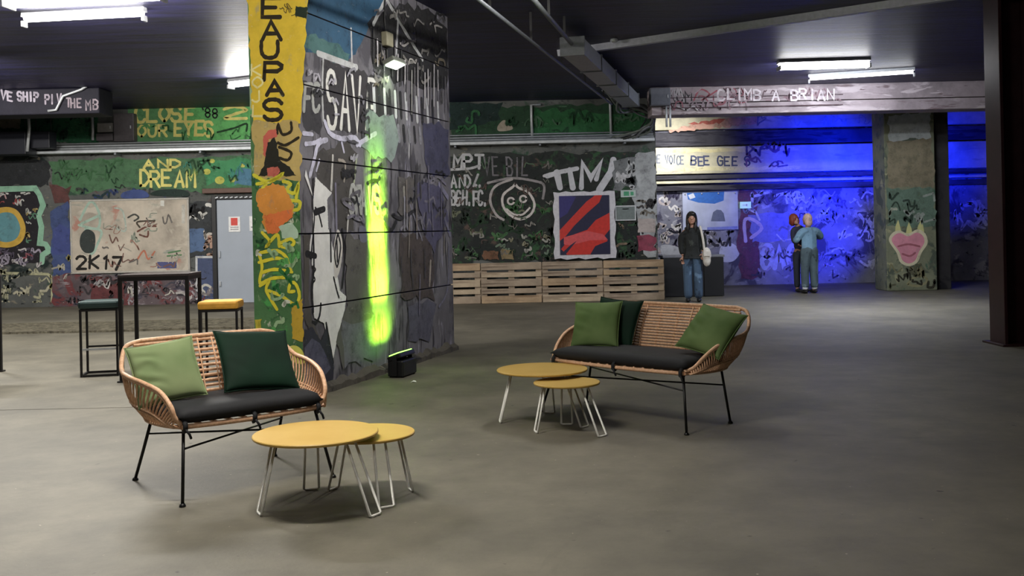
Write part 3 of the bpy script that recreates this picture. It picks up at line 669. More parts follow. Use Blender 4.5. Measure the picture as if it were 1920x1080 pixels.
for pts, w in (([(586, 335), (585, 385), (588, 410), (582, 474)], .02), ([(586, 440), (587, 500), (584, 545), (586, 585)], .03), ([(590, 390), (596, 400), (602, 424)], .025), ([(600, 570), (598, 590), (592, 604), (584, 604)], .03), ([(610, 606), (616, 640), (623, 680)], .03),
               ([(590, 398), (606, 392)], .06), ([(574, 476), (590, 480)], .06), ([(584, 500), (590, 505), (585, 515), (589, 524), (584, 532)], .02)):
    stroke(PS, P, pts, w, (26, 25, 28), .05, True, 'graffiti_line', G)
# the drawn eye
patch(PS, P, [(632, 430), (640, 450), (640, 480), (634, 512), (626, 520), (624, 480), (626, 450)], (180, 176, 172), .1, 0, 'drawn_eye', True, G)
for pts in ([(632, 438), (637, 460), (634, 486), (630, 500), (626, 480), (628, 456), (632, 438)], [(630, 452), (631, 490)], [(624, 520), (630, 545), (634, 558)], [(618, 430), (619, 490)], [(640, 430), (645, 480), (640, 540)]):
    stroke(PS, P, pts, .025, (26, 25, 30), .05, True, 'graffiti_line', G)
patch(PS, P, [(584, 612), (600, 640), (610, 612), (624, 690), (620, 735), (570, 740), (568, 620)], (40, 40, 52), .1, .01, 'paint_patch', False, G)
patch(PS, P, [(570, 660), (584, 640), (606, 650), (618, 690), (600, 720), (572, 716)], (78, 78, 100), .4, .04, 'paint_patch', False, G)
patch(PS, P, [(648, 440), (690, 450), (700, 640), (640, 690), (630, 640), (648, 570)], (82, 80, 78), .2, .03, 'paint_patch', False, G)
patch(PS, P, [(640, 600), (700, 600), (706, 670), (640, 690)], (96, 96, 106), .35, .05, 'paint_patch', False, G)
patch(PS, P, [(748, 440), (810, 445), (812, 560), (752, 560)], (72, 64, 62), .3, .05, 'paint_patch', False, G)
patch(PS, P, [(762, 570), (815, 566), (806, 640), (766, 640)], (80, 80, 96), .35, .05, 'paint_patch', False, G)
patch(PS, P, [(780, 340), (822, 345), (840, 420), (812, 470), (790, 430)], (76, 74, 102), .3, .05, 'paint_patch', False, G)
patch(PS, P, [(745, 330), (775, 338), (770, 400), (745, 400)], (84, 80, 80), .3, .04, 'paint_patch', False, G)
for pts, w, c in (([(768, 385), (780, 420), (790, 450)], .03, (110, 108, 124)), ([(806, 490), (804, 535)], .04, (150, 140, 130)), ([(840, 455), (838, 540), (822, 575)], .03, (110, 110, 130)), ([(756, 352), (757, 400)], .04, (140, 136, 130)), ([(822, 345), (838, 370)], .06, (124, 122, 150)), ([(830, 400), (842, 440)], .05, (110, 108, 134))):
    stroke(PS, P, pts, w, c, .3, True, 'graffiti_stroke', G)
patch(PS, P, [(672, 425), (684, 428), (686, 452), (674, 452)], (92, 92, 110), .1, 0, 'paint_patch', True, G)
scribbles(PS, P, 640, 300, 835, 430, 26, 14, .04, [(46, 45, 52), (112, 110, 124), (34, 34, 38), (88, 84, 92)], 32, .35, G)

scribbles(PB, W, 100, 300, 250, 352, 16, 14, .03, [(30, 66, 40), (60, 110, 66), (96, 130, 90), (40, 50, 44)], 61, .4)
scribbles(PB, W, 345, 300, 476, 350, 12, 12, .03, [(30, 70, 40), (120, 160, 80), (60, 140, 120)], 62, .4)
scribbles(PB, W, 60, 205, 175, 262, 12, 14, .04, [(26, 66, 44), (44, 96, 62), (20, 48, 36)], 63, .4)
scribbles(PB, W, 250, 236, 470, 262, 10, 12, .03, [(40, 100, 50), (90, 170, 90), (60, 110, 70)], 64, .4)
scribbles(PB, W, 102, 514, 404, 572, 50, 9, .025, [(170, 164, 166), (130, 120, 124), (116, 60, 60), (64, 60, 72), (196, 190, 180), (50, 46, 50)], 65, .35)
scribbles(PM, W, 850, 292, 1035, 486, 40, 10, .022, [(84, 110, 84), (120, 116, 110), (40, 60, 44), (150, 146, 140), (96, 76, 70)], 66, .4)
scribbles(PM, W, 850, 200, 1200, 258, 16, 16, .04, [(28, 70, 42), (48, 110, 64), (24, 44, 36), (70, 110, 80)], 67, .4)
scribbles(PS, P, 700, 10, 832, 160, 24, 12, .03, [(120, 118, 116), (86, 84, 88), (150, 148, 146), (40, 40, 42), (104, 96, 80)], 68, .35, G)
scribbles(PS, P, 575, 120, 690, 300, 18, 10, .025, [(130, 130, 140), (60, 58, 66), (160, 158, 170), (44, 44, 48)], 69, .35, G)
for i in range(22):
    x = 700 + i * 6.2 + RND.uniform(-2, 2); y = 70 + i * 4 + RND.uniform(-20, 20)
    stroke(PS, P, [(x, y), (x + RND.uniform(-1, 1), y + RND.uniform(30, 80))], .03, RND.choice([(140, 140, 138), (168, 166, 170), (96, 94, 98), (50, 50, 52)]), .35, True, 'paint_drip', G)
for i in range(20):
    x = 748 + RND.uniform(0, 86); y = RND.uniform(290, 520)
    stroke(PS, P, [(x, y), (x + RND.uniform(-2, 2), y + RND.uniform(30, 90))], .035, RND.choice([(96, 94, 112), (130, 128, 140), (62, 60, 66), (110, 102, 98)]), .4, True, 'paint_drip', G)
scribbles(PF, wall_far, 1384, 356, 1658, 520, 40, 14, .04, [(120, 118, 150), (200, 198, 210), (70, 66, 90), (160, 150, 180)], 70, .4)
scribbles(PFB, wall_far, 1420, 216, 1655, 234, 10, 16, .03, [(140, 136, 150), (190, 186, 180)], 71, .4)
# ================================================================== ceiling luminaires
M_HOUS = plain('white_lamp_housing', (176, 178, 182), .4)
def luminaire(loc, rz, length, label, power, glow, width=.16, name='ceiling_luminaire', col=(1.0, .965, .90), group=None, drop=.10, down=0.0, spread=100, sides=(1, 1, 1), side_spread=180):
    o = empty(name, loc, rz, label, 'lamp', group)
    mb = MB(); mb.prism([(-width * .5, .0), (width * .5, .0), (width * .4, drop * .5), (-width * .4, drop * .5)], (-length / 2, 0, -drop * .5), (0, 1, 0), (0, 0, 1), (1, 0, 0), length); mb.build('housing', M_HOUS, o)
    mb = MB(); pr = []
    for k in range(9):
        a = math.pi * k / 8; pr.append((-math.cos(a) * width * .48, -math.sin(a) * min(.055 + drop * .5, width * .55)))
    mb.prism(pr, (-length / 2 + .03, 0, -drop * .5 - .001), (0, 1, 0), (0, 0, 1), (1, 0, 0), length - .06)
    mb.build('diffuser', emit('lit_diffuser', (255, 252, 246), glow), o)
    for s in (-1, 1):
        mb = MB(); mb.box((s * (length / 2 - .012), 0, -drop - .028), (.03, width * 1.04, .07), bev=.008); mb.build('end_cap', M_HOUS, o)
    for k, ang in enumerate((0, 66, -66)):       # the bare tube shines down and out to both sides
        if sides[k] <= 0: continue
        ld = bpy.data.lights.new('tube_light', 'AREA'); ld.shape = 'RECTANGLE'; ld.size = length - .1; ld.size_y = .07; ld.energy = max(.01, power * LAMP * .19 * sides[k]); ld.color = col
        ld.spread = math.radians(180 if k == 0 else side_spread)
        lo = bpy.data.objects.new('tube_light', ld); COL.objects.link(lo); lo.parent = o; lo.location = (0, math.sin(math.radians(ang)) * width * .56, -drop - .072); lo.rotation_euler = (math.radians(ang), 0, 0)
    if down:                                    # reflector luminaire: a stronger cone straight down
        ld = bpy.data.lights.new('reflector_light', 'AREA'); ld.shape = 'RECTANGLE'; ld.size = length - .1; ld.size_y = width; ld.energy = down * LAMP; ld.color = col; ld.spread = math.radians(spread)
        lo = bpy.data.objects.new('reflector_light', ld); COL.objects.link(lo); lo.parent = o; lo.location = (0, 0, -drop - .075)
    return o
Lz = CEIL - .002
luminaire((-4.48, 10.45, Lz), -.12, 1.75, 'bright tube luminaire cut off by the top left corner', 430, 14, .24)
luminaire((at(157, 34, 11.4).x, 11.4, Lz), -.12, 1.5, 'slim tube luminaire just below the bright one, upper left', 150, 7, .10)
luminaire((at(1544, 122, 15.9).x, 15.9, Lz), -.05, 1.45, 'wide bright luminaire on the ceiling, upper right', 170, 16, .22, col=(.86, .91, 1), down=42, spread=104, sides=(.5, 1.2, .15))
luminaire((at(1614, 146, 17.2).x, 17.2, Lz), -.33, 1.75, 'slim tube luminaire behind the wide bright one, upper right', 110, 7, .10, col=(.86, .91, 1), down=20, spread=104, sides=(.5, 1.2, .15))
luminaire((at(461, 158, 16.5).x, 16.5, Lz), -.5, .7, 'small lit luminaire half hidden behind the yellow pillar front', 150, 9, .16)
luminaire((-1.5, 4.9, Lz), -.1, 1.5, 'tube luminaire above the nearer sofa, out of the frame', 115, 8, .16, col=(1, .94, .84), down=22, spread=105, sides=(.7, 2.3, .6))
luminaire((-4.8, 5.4, Lz), -.1, 1.5, 'added tube luminaire above the floor at left, out of the frame', 36, 8, .16, col=(1, .94, .84))  # unseen lamp, added for the brightness of the left floor
luminaire((-.6, 1.4, Lz), -.1, 1.5, 'added tube luminaire above the viewer, out of the frame', 36, 8, .16, col=(1, .94, .84), down=22, spread=115)  # unseen lamp, added to lift the nearest stretch of floor
luminaire((.95, 9.4, Lz), 1.45, 1.5, 'added tube luminaire above the gap between pillar and far sofa, out of the frame', 135, 8, .16, sides=(.8, 1.1, .15))  # unseen lamp, added to brighten the mural side of the pillar
luminaire((-8.6, 14.0, Lz), -.1, 1.5, 'added unseen tube luminaire left of the frame near the beam', 460, 8, .16)  # unseen lamp, added to raise the light level at back left
luminaire((3.65, 21.6, Lz), 0, 1.0, 'tube luminaire hidden behind the header beam over the banner', 54, 8, .16, col=(.94, .95, 1), sides=(.0, 2.0, 0), side_spread=84)

# ================================================================== coloured floodlights
M_LAMPBODY = plain('black_lamp_metal', (22, 23, 26), .4)
def spot(parent, loc, target, energy, color, size, blend=.4, rad=.03, name='flood_beam'):
    ld = bpy.data.lights.new(name, 'SPOT'); ld.energy = energy; ld.color = color; ld.spot_size = size; ld.spot_blend = blend; ld.shadow_soft_size = rad
    o = bpy.data.objects.new(name, ld); COL.objects.link(o); o.parent = parent; o.location = loc
    o.rotation_euler = (Vector(target) - Vector(loc)).to_track_quat('-Z', 'Y').to_euler(); return o
ug, _ = PS.uv(714, 600)
gp = PS.pt(ug - .12, 0, .29); ga = math.atan2(uR.y, uR.x)
gl = empty('floor_uplight', gp, ga, 'black floor uplight throwing a green beam up the pillar', 'lamp')
mb = MB(); mb.box((0, 0, .09), (.34, .17, .16), bev=.012); mb.build('body', M_LAMPBODY, gl)
Mt = Matrix.Rotation(math.radians(-20), 4, 'X')
mb = MB(); mb.box((0, .01, .205), (.36, .15, .05), Mt, bev=.01); mb.build('lamp_head', M_LAMPBODY, gl)
mb = MB(); mb.box((0, .018, .232), (.33, .11, .01), Mt, bev=.003); mb.build('lens', emit('green_lens', (120, 255, 60), 9), gl)
for sx in (-1, 1):
    mb = MB(); mb.box((sx * .19, 0, .12), (.012, .05, .2), bev=.003); mb.build('bracket', M_LAMPBODY, gl)
for sx in (-1, 1):
    for sy in (-1, 1):
        mb = MB(); mb.lathe([(.012, 0), (.012, .012)], (sx * .14, sy * .065, 0), 12); mb.build('foot', M_LAMPBODY, gl)
GREEN = (.42, 1.0, .03)
for tilt, spread_, e in ((11, 10, 17), (20, 18, 12), (46, 70, 6)):       # narrow LED bar: three rows of lenses at different tilts
    ld = bpy.data.lights.new('led_row', 'AREA'); ld.shape = 'RECTANGLE'; ld.size = .36; ld.size_y = .05; ld.energy = e; ld.color = GREEN; ld.spread = math.radians(spread_)
    lo = bpy.data.objects.new('led_row', ld); COL.objects.link(lo); lo.parent = gl; lo.location = (.08, .03, .255)
    d = Vector((0, math.sin(math.radians(tilt)), math.cos(math.radians(tilt)))); lo.rotation_euler = d.to_track_quat('-Z', 'Y').to_euler()
# small floodlight high on the pillar side
uh, zh = PS.uv(724, 118)
fo = PS.pt(uh, zh, 0); fl = empty('wall_floodlight', fo, ga, 'small lit floodlight with junction box high on the pillar side', 'lamp')
mb = MB(); mb.box((0, -.09, .0), (.30, .14, .05), Matrix.Rotation(math.radians(-22), 4, 'X'), bev=.01); mb.build('lamp_head', plain('grey_lamp_metal', (120, 124, 116), .4), fl)
mb = MB(); mb.box((.0, -.105, -.032), (.26, .115, .012), Matrix.Rotation(math.radians(-22), 4, 'X'), bev=.003); mb.build('lens', emit('white_green_lens', (236, 255, 226), 9), fl)
mb = MB(); mb.box((-.02, -.02, .08), (.05, .04, .12), bev=.006); mb.build('arm', M_LAMPBODY, fl)
mb = MB(); mb.box((-.03, -.035, .24), (.16, .07, .15), bev=.01); mb.build('junction_box', plain('beige_plastic', (150, 146, 124), .5), fl)
mb = MB(); mb.tube(catmull([(-.03, -.02, .31), (-.05, -.015, .5), (-.02, -.015, .7), (-.03, -.012, CEIL - zh - .02)], 4), .008, 6); mb.build('cable', M_LAMPBODY, fl)
spot(fl, (0, -.11, -.05), (0, -.0, -1.0), 9, (.72, 1, .5), math.radians(110), .6)
# blue floodlights bolted to the back of the pier
for x, z, tx, tz, e, lb in ((8.25, 2.5, 7.5, 2.9, 1250, 'upper blue floodlight on the back of the pink painted pier, aimed left'), (8.95, 2.5, 9.9, 2.9, 1000, 'upper blue floodlight on the back of the pier and dark block, aimed right'), (8.25, 1.0, 7.3, 1.2, 600, 'lower blue floodlight on the back of the pink painted pier, aimed left')):
    y = PY + .92
    b = empty('blue_floodlight', (x, y - .2, z), 0, lb, 'lamp', 'blue floodlights')
    d = Vector((tx - x, FW - y, tz - z)).normalized(); R = d.to_track_quat('-Z', 'Y').to_matrix().to_4x4()
    mb = MB(); mb.box((0, .2, 0), (.24, .2, .1), R, bev=.01); mb.build('lamp_head', M_LAMPBODY, b)
    mb = MB(); mb.box(Vector((0, .2, 0)) + d * .052, (.21, .17, .008), R); mb.build('lens', emit('blue_lens', (20, 50, 255), 6), b)
    mb = MB(); mb.tube([(-.14, .2, 0), (-.14, .02, 0), (.14, .02, 0), (.14, .2, 0)], .012, 6); mb.build('yoke', M_LAMPBODY, b)
    spot(b, Vector((0, .2, 0)) + d * .08, Vector((0, .2, 0)) + d * 2, e, (.0, .012, 1.0), math.radians(84), .9, .08)

# ================================================================== pipes, trays, boxes
M_GALV = plain('pale_metal', (190, 194, 198), .4, .3, .15, 8); M_GREYM = plain('grey_metal', (112, 116, 122), .45, .2); M_BLKM = plain('black_metal', (26, 26, 28), .45, .3)
M_CABLE = plain('black_cable', (34, 36, 36), .5)
zt = PB.uv(300, 286)[1]; tr = empty('cable_tray', (X0 + 2, BW, zt), 0, 'white cable tray with pipes running along the back wall', 'cable tray'); L = BX - .06 - X0 - 2
mb = MB(); mb.prism([(0, 0), (-.30, 0), (-.30, .05), (-.288, .05), (-.288, .012), (0, .012)], (0, -.002, 0), (0, 1, 0), (0, 0, 1), (1, 0, 0), L); mb.build('tray', M_GALV, tr)
for yy, z2, r_ in ((-.24, .045, .028), (-.16, .10, .022), (-.08, .155, .02), (-.05, .21, .016)):
    mb = MB(); mb.tube([(0, yy, z2), (L, yy, z2)], r_, 10); mb.build('pipe', M_GALV, tr)
for k in range(9):
    mb = MB(); mb.box((.6 + k * (L - 1.2) / 8, -.152, -.03), (.04, .3, .04)); mb.build('bracket', M_GREYM, tr)
def wall_pipe(pxs, Y, r, mat, label, name='conduit_pipe', group='conduit pipes', smooth=False, join=True):
    pts = [at(x, y, Y) for x, y in pxs]
    if smooth: pts = catmull(pts, 5)
    mb = MB(); mb.tube(pts, r, 8); return tag(mb.build(name, mat), label, 'pipe', group)
wall_pipe([(1014, 196), (996, 197), (998, 261)], BW - .05, .028, M_GALV, 'pale angled conduit rising from the tray on the green wall')
wall_pipe([(1130, 178), (1144, 192), (1146, 259)], BW - .05, .028, M_GALV, 'pale conduit left of the cable bundle on the green wall')
wall_pipe([(53, 216), (55, 240), (51, 284)], BW - .84, .03, M_GALV, 'pale vertical conduit in front of the black box, far left')
wall_pipe([(1249, 198), (1250, 238)], HB - .04, .02, M_GALV, 'left of two thin pipes below the grey electrical box')
wall_pipe([(1256, 198), (1257, 238)], HB - .04, .02, M_GALV, 'right of two thin pipes below the grey electrical box')
wall_pipe([(168, 158), (152, 168), (118, 180), (105, 206), (90, 208)], LB - .04, .022, M_GALV, 'bent pale conduit crossing the lettered black beam', smooth=False)
wall_pipe([(195, 184), (193, 216)], BW - .05, .025, M_GALV, 'short pale conduit stub below the ceiling, left')
def wall_box(name, x0, y0, x1, y1, Y, dep, mat, label, cat='box', door=True):
    a, b = at(x0, y1, Y), at(x1, y0, Y); c = (a + b) / 2; w, h = b.x - a.x, b.z - a.z
    o = empty(name, (c.x, Y + dep, c.z), 0, label, cat)
    mb = MB(); mb.box((0, -dep / 2, 0), (w, dep - .004, h), bev=.01); mb.build('body', mat, o)
    if door:
        mb = MB(); mb.box((0, -dep - .006, 0), (w * .92, .014, h * .9), bev=.004); mb.build('cover', mat, o)
        mb = MB(); mb.box((w * .36, -dep - .018, 0), (.02, .014, .06), bev=.003); mb.build('latch', M_GALV, o)
    elif name == 'speaker_box':
        for sx in (-.4, .4):
            mb = MB(); mb.tube([(sx * w, -dep / 2, h / 2), (sx * w, -dep / 2, CEIL - c.z - .002)], .01, 6); mb.build('hanger', M_BLKM, o)
    return o
M_DBOX = plain('dark_blue_black_paint', (30, 32, 42), .5)
wall_box('speaker_box', -60, 246, 47, 291, BW - .80, .46, M_DBOX, 'large black box above the tray at the left edge', 'box', False)
wall_box('speaker_box', 57, 246, 92, 278, BW - .66, .32, M_DBOX, 'smaller black box right of the pale conduit above the tray', 'box', False)
eb = wall_box('electrical_cabinet', 213, 212, 250, 265, BW - .2, .2, plain('warm_grey_paint', (84, 80, 84), .5), 'tall grey electrical cabinet beside the CLOSE lettering', 'cabinet')
wall_box('junction_box', 182, 230, 211, 248, BW - .12, .12, plain('pale_grey_paint', (128, 126, 124), .5), 'pale grey junction box left of the tall cabinet', 'box')
wall_box('junction_box', 180, 250, 211, 264, BW - .14, .14, plain('warm_grey_paint', (84, 80, 84), .5), 'dark grey junction box below the pale one', 'box', False)
wall_pipe([(173, 220), (174, 246), (174, 263)], BW - .06, .03, M_GALV, 'short pale pipe with a thick middle left of the junction boxes')
wall_box('electrical_box', 1219, 164, 1257, 198, HB - .16, .16, plain('blue_grey_paint', (92, 94, 104), .5), 'grey electrical box hung at the left end of the header beam', 'box')
# bundle of cables sweeping from the ceiling duct round to the tray
r = random.Random(5)
cb = empty('cable_bundle', at(1205, 230, 19.4), 0, 'bundle of looped black and grey cables at the corner above the tray', 'cables'); inv = Vector(cb.location)
for k in range(9):
    j = lambda: Vector((r.uniform(-.07, .07), r.uniform(-.1, .1), r.uniform(-.07, .07)))
    pts = [at(1128 + 4 * k, 166 + 2 * k, 18.4) + j() * .3, at(1165, 192 + k * 2, 18.9) + j(), at(1198 + r.uniform(-6, 8), 200 + r.uniform(-10, 10), 19.3) + j(), at(1219 + r.uniform(-5, 4), 222 + r.uniform(-6, 6), 19.5) + j(), at(1214 + r.uniform(-8, 3), 244 + r.uniform(-4, 4), 19.7) + j(), at(1196 - 6 * k, 260 + r.uniform(-3, 3), 19.95) + j() * .3]
    mb = MB(); mb.tube([p - inv for p in catmull(pts, 6)], r.uniform(.014, .03), 7); mb.build('cable', [M_CABLE, M_GREYM, plain('green_grey_cable', (96, 104, 98), .5)][k % 3], cb)
# ceiling duct, conduits and beam
d0 = Vector((.84, 12.9, 0)); d1 = Vector((.84 + .2563 * 5.6, 18.5, 0)); dd = (d1 - d0); dl = dd.length; dang = math.atan2(dd.y, dd.x)
du = empty('ceiling_duct', (d0.x, d0.y, 3.72), dang, 'flat grey duct running back under the black ceiling', 'duct')
for k in range(4):
    mb = MB(); mb.box((dl * (k + .5) / 4, 0, .12), (dl / 4 - .01, .30, .22), bev=.01); mb.build('duct_section', plain('grey_duct_paint', (132, 138, 148), .45), du)
for k in range(5):
    mb = MB(); mb.box((dl * k / 4, 0, .12), (.03, .33, .25), bev=.004); mb.build('flange', M_GREYM, du)
    mb = MB(); mb.tube([(dl * k / 4, .15, .2), (dl * k / 4, .15, CEIL - 3.722)], .008, 6); mb.build('hanger', M_BLKM, du)
def ceil_pipe(a, b, r_, z, label, mat=M_GREYM, clips=4):
    A, B = Vector((a[0], a[1], z)), Vector((b[0], b[1], z)); o = empty('ceiling_pipe', A, 0, label, 'pipe')
    mb = MB(); mb.tube([(0, 0, 0), B - A], r_, 10); mb.build('pipe', mat, o)
    for k in range(clips):
        p = (B - A) * ((k + .5) / clips); mb = MB(); mb.box(p + Vector((0, 0, (CEIL - z) / 2)), (.03, .03, CEIL - z - .002)); mb.build('hanger', M_BLKM, o)
lx = lambda Y: .312 + .2563 * (Y - 12.12)
ceil_pipe((lx(7.5), 7.5), (lx(18.3), 18.3), .02, 3.75, 'thin conduit running back left of the flat duct', M_GREYM, 6)
p0, p1 = at(985, -30, 10.4), at(1068, 92, 13.2)
ceil_pipe((.12, 9.6), (.82, 12.8), .028, 3.86, 'short pipe with a clamp ending at the flat duct', plain('dull_pipe', (84, 88, 90), .5), 3)
q0, q1 = Vector((.84, 14.55)), Vector((4.9, 11.6))
bd_ = Vector((q1.x - q0.x, q1.y - q0.y, 0)); ba = math.atan2(bd_.y, bd_.x)
cb2 = empty('trim_4', (q0.x, q0.y, CEIL - .002), ba, 'grey diagonal concrete rib under the black ceiling', None, None, 'structure')
mb = MB(); mb.prism([(-.07, 0), (.07, 0), (.045, -.09), (-.045, -.09)], (-.1, 0, 0), (0, 1, 0), (0, 0, 1), (1, 0, 0), bd_.length + 2.5); mb.build('rib', plain('grey_rib_concrete', (176, 178, 190), .6), cb2)
v0, v1 = at(1778, 0, 11.5), at(1850, 24, 11.3)
ceil_pipe((v0.x - .3, v0.y - 1.2), (v1.x + .2, v1.y), .05, 4.02, 'dark pipe meeting the steel post, upper right', M_GREYM, 2)
mb = MB(); mb.lathe([(.05, 0), (.06, -.03), (.03, -.05)], (at(1152, 96, 13.8).x, 13.8, CEIL - .001), 16); tag(mb.build('smoke_detector', M_GALV), 'small round white detector on the black ceiling', 'detector')

# ================================================================== door, board, posters, signs on the back wall
M_DOOR = plain('grey_door_paint', (158, 166, 178), .45, 0, .05, 3); M_FRAME = plain('black_door_frame', (30, 30, 32), .5)
DY = BW - .03
a, b = at(411, 556, BW), at(480, 374, BW); dw, dh = b.x - a.x + .12, b.z - KH
door = empty('door_1', (a.x, BW, KH), 0, 'grey metal door with taped notices in a black frame', None, None, 'structure')
mb = MB(); mb.box((dw / 2, -.03, dh / 2 + .004), (dw, .05, dh), bev=.006); mb.build('door_leaf', M_DOOR, door)
for x0_, x1_, z0_, z1_ in ((-.09, -.005, 0, dh + .09), (dw + .005, dw + .09, 0, dh + .09), (-.005, dw + .005, dh + .01, dh + .09)):
    mb = MB(); mb.box(((x0_ + x1_) / 2, -.05, (z0_ + z1_) / 2 + .004), (x1_ - x0_, .1, z1_ - z0_), bev=.006); mb.build('frame', M_FRAME, door)
mb = MB(); mb.box((dw / 2 - .02, -.06, dh + .19), (dw + .5, .12, .1), bev=.01); mb.build('lintel', plain('rusty_lintel', (96, 72, 62), .6), door)
for k in range(8):
    mb = MB(); mb.box((.02 + k * .1, -.105, dh + .05), (.06, .012, .02), Matrix.Rotation(-.3, 4, 'Y')); mb.build('cable_clip', M_GALV, door)
mb = MB(); mb.box((.05, -.075, 1.0), (.03, .05, .14), bev=.008); mb.build('handle', M_GALV, door)
mb = MB(); mb.box((.05, -.075, .4), (.03, .05, .10), bev=.008); mb.build('latch', M_GALV, door)
M_PAPER = plain('white_paper', (226, 226, 226), .7)
def sheet(name, x0, y0, x1, y1, Y, mat, label, cat, thick=.006, marks=()):
    a, b = at(x0, y1, Y), at(x1, y0, Y); c = (a + b) / 2; o = empty(name, (c.x, Y, c.z), 0, label, cat)
    w, h = b.x - a.x, b.z - a.z
    mb = MB(); mb.box((0, thick / 2, 0), (w, thick, h)); mb.build('sheet', mat, o)
    for fx0, fz0, fx1, fz1, mt in marks:
        mb = MB(); mb.box(((fx0 + fx1 - 1) / 2 * w, -.001, (fz0 + fz1 - 1) / 2 * h), ((fx1 - fx0) * w, .002, (fz1 - fz0) * h)); mb.build('print', mt, o)
    return o
gtx = plain('grey_print', (140, 140, 144))
sheet('notice', 429, 406, 450, 435, BW - .068, M_PAPER, 'white notice with a red square taped on the grey door', 'notice', .006, [(.2, .42, .78, .92, plain('red_print', (206, 70, 62))), (.15, .28, .85, .33, gtx), (.15, .14, .85, .19, gtx)])
sheet('notice', 468, 405, 482, 433, BW - .068, M_PAPER, 'white notice at the right edge of the grey door', 'notice', .006, [(.2, .2, .8, .3, gtx)])
# painted wall board
BDY = BW - .03
a, b = at(135, 512, BDY), at(352, 372, BDY); c = (a + b) / 2; bw_, bh_ = b.x - a.x, b.z - a.z
bd2 = empty('wall_board', (c.x, BW, c.z), 0, 'large beige board covered in faded scribbles reading 2K17', 'board')
M_BOARD = mural('beige_board_paint', (184, 174, 160), [((194, 186, 172), 1.8, .56, (1, 1, 1)), ((176, 132, 118), 2.2, .64, (1, 1, 1)), ((150, 152, 142), 3, .62, (.6, 1, 2)), ((134, 124, 118), 7, .68, (.5, 1, 2.5))], 41, .2)
mb = MB(); mb.box((0, -.014, 0), (bw_, .026, bh_), bev=.004); mb.build('panel', M_BOARD, bd2)
for s, (cx, cz, sx, sz) in enumerate(((0, bh_ / 2, bw_ + .04, .035), (0, -bh_ / 2, bw_ + .04, .035), (-bw_ / 2, 0, .035, bh_), (bw_ / 2, 0, .035, bh_))):
    mb = MB(); mb.box((cx, -.02, cz), (sx, .04, sz), bev=.004); mb.build('frame_strip', plain('pale_strip', (176, 172, 164), .6), bd2)
class LP(Plane): pass
PBD = Plane((-c.x, 0), (1, 0), (0, -1))
PBD.O = Vector((0, 0, 0))
_pb = Plane((0, BW - .028), (1, 0), (0, -1))
class Local:
    """wall plane whose paint is written in a thing's own space"""
    def __init__(s, pl, org): s.pl, s.org = pl, Vector(org)
    def uv(s, x, y): return s.pl.uv(x, y)
    def pt(s, u, z, off=0.0): return s.pl.pt(u, z, off) - s.org
LBD = Local(_pb, bd2.location)
word(LBD, bd2, '2K17', 143, 481, 232, 504, .055, (36, 32, 30), .05)
mint = (160, 190, 172)
for pts in ([(150, 412), (170, 378), (186, 400), (184, 428), (160, 425), (148, 422)], [(160, 430), (172, 428), (190, 434), (184, 455), (172, 476), (160, 450), (162, 432)], [(152, 420), (186, 404)]): stroke(LBD, bd2, pts, .05, mint, .15)
patch(LBD, bd2, [(152, 440), (164, 430), (178, 440), (176, 470), (160, 474), (150, 460)], (54, 62, 60), .15, 0, 'paint_patch', True)
stroke(LBD, bd2, [(216, 390), (230, 396), (236, 430), (226, 432), (212, 424)], .035, (170, 184, 172), .25)
for pts, c_ in (([(262, 426), (258, 416), (290, 414)], (70, 62, 50)), ([(258, 434), (275, 425), (292, 424)], (110, 66, 54)), ([(262, 440), (276, 444), (278, 434)], (110, 66, 54)), ([(240, 408), (252, 402), (260, 408), (252, 414)], (70, 70, 66)), ([(316, 474), (338, 470)], (84, 130, 84)), ([(314, 480), (340, 478)], (84, 130, 84)), ([(258, 486), (270, 470), (278, 486), (290, 472)], (190, 110, 84))): stroke(LBD, bd2, pts, .035, c_, .2)
patch(LBD, bd2, rect(295, 491, 331, 503), (76, 80, 130), .1, .004); patch(LBD, bd2, [(301, 376), (308, 376), (308, 387), (301, 386)], (206, 204, 196), .1, 0)
patch(LBD, bd2, rect(341, 384, 347, 418), (200, 196, 186), .4, .01)
scribbles(LBD, bd2, 190, 400, 345, 500, 26, 13, .025, [(166, 120, 104), (110, 104, 100), (176, 170, 156), (120, 84, 74), (140, 150, 134)], 42)
# framed red and navy poster
PY2 = BW - .05
a, b = at(1040, 486, PY2), at(1152, 358, PY2); c = (a + b) / 2; w, h = b.x - a.x, b.z - a.z
po = empty('poster', (c.x, BW - .03, c.z), 0, 'large poster of red and navy diagonal bands in white film', 'poster')
mb = MB(); n = 10
edge = []
for i in range(n): edge.append((-w / 2 + w * i / n, -h / 2 + .02 * math.sin(i * 2.1)))
for i in range(n): edge.append((w / 2 + .02 * math.sin(i * 1.7), -h / 2 + h * i / n))
for i in range(n): edge.append((w / 2 - w * i / n, h / 2 + .015 * math.sin(i * 2.6)))
for i in range(n): edge.append((-w / 2 + .02 * math.sin(i * 1.9), h / 2 - h * i / n))
mb.prism(edge, (0, -.045, 0), (1, 0, 0), (0, 0, 1), (0, 1, 0), .04); mb.build('white_backing', plain('white_film', (206, 204, 212), .35), po)
iw, ih = w * .82, h * .88
mb = MB(); mb.box((0, -.05, 0), (iw, .01, ih)); mb.build('print_ground', plain('navy_print', (36, 36, 66), .4), po)
def ppatch(poly, m, k): 
    mb = MB(); mb.prism(poly, (-iw / 2, -.0555 - .0008 * k, -ih / 2), (iw, 0, 0), (0, 0, ih), (0, -1, 0), .0006); mb.build('print_shape', m, po)
red = plain('red_poster_print', (196, 52, 46), .4)
ppatch([(0, .42), (.55, .90), (.72, 1), (.86, 1), (.80, .88), (.55, .70), (.3, .50), (.12, .32), (0, .24)], red, 0)
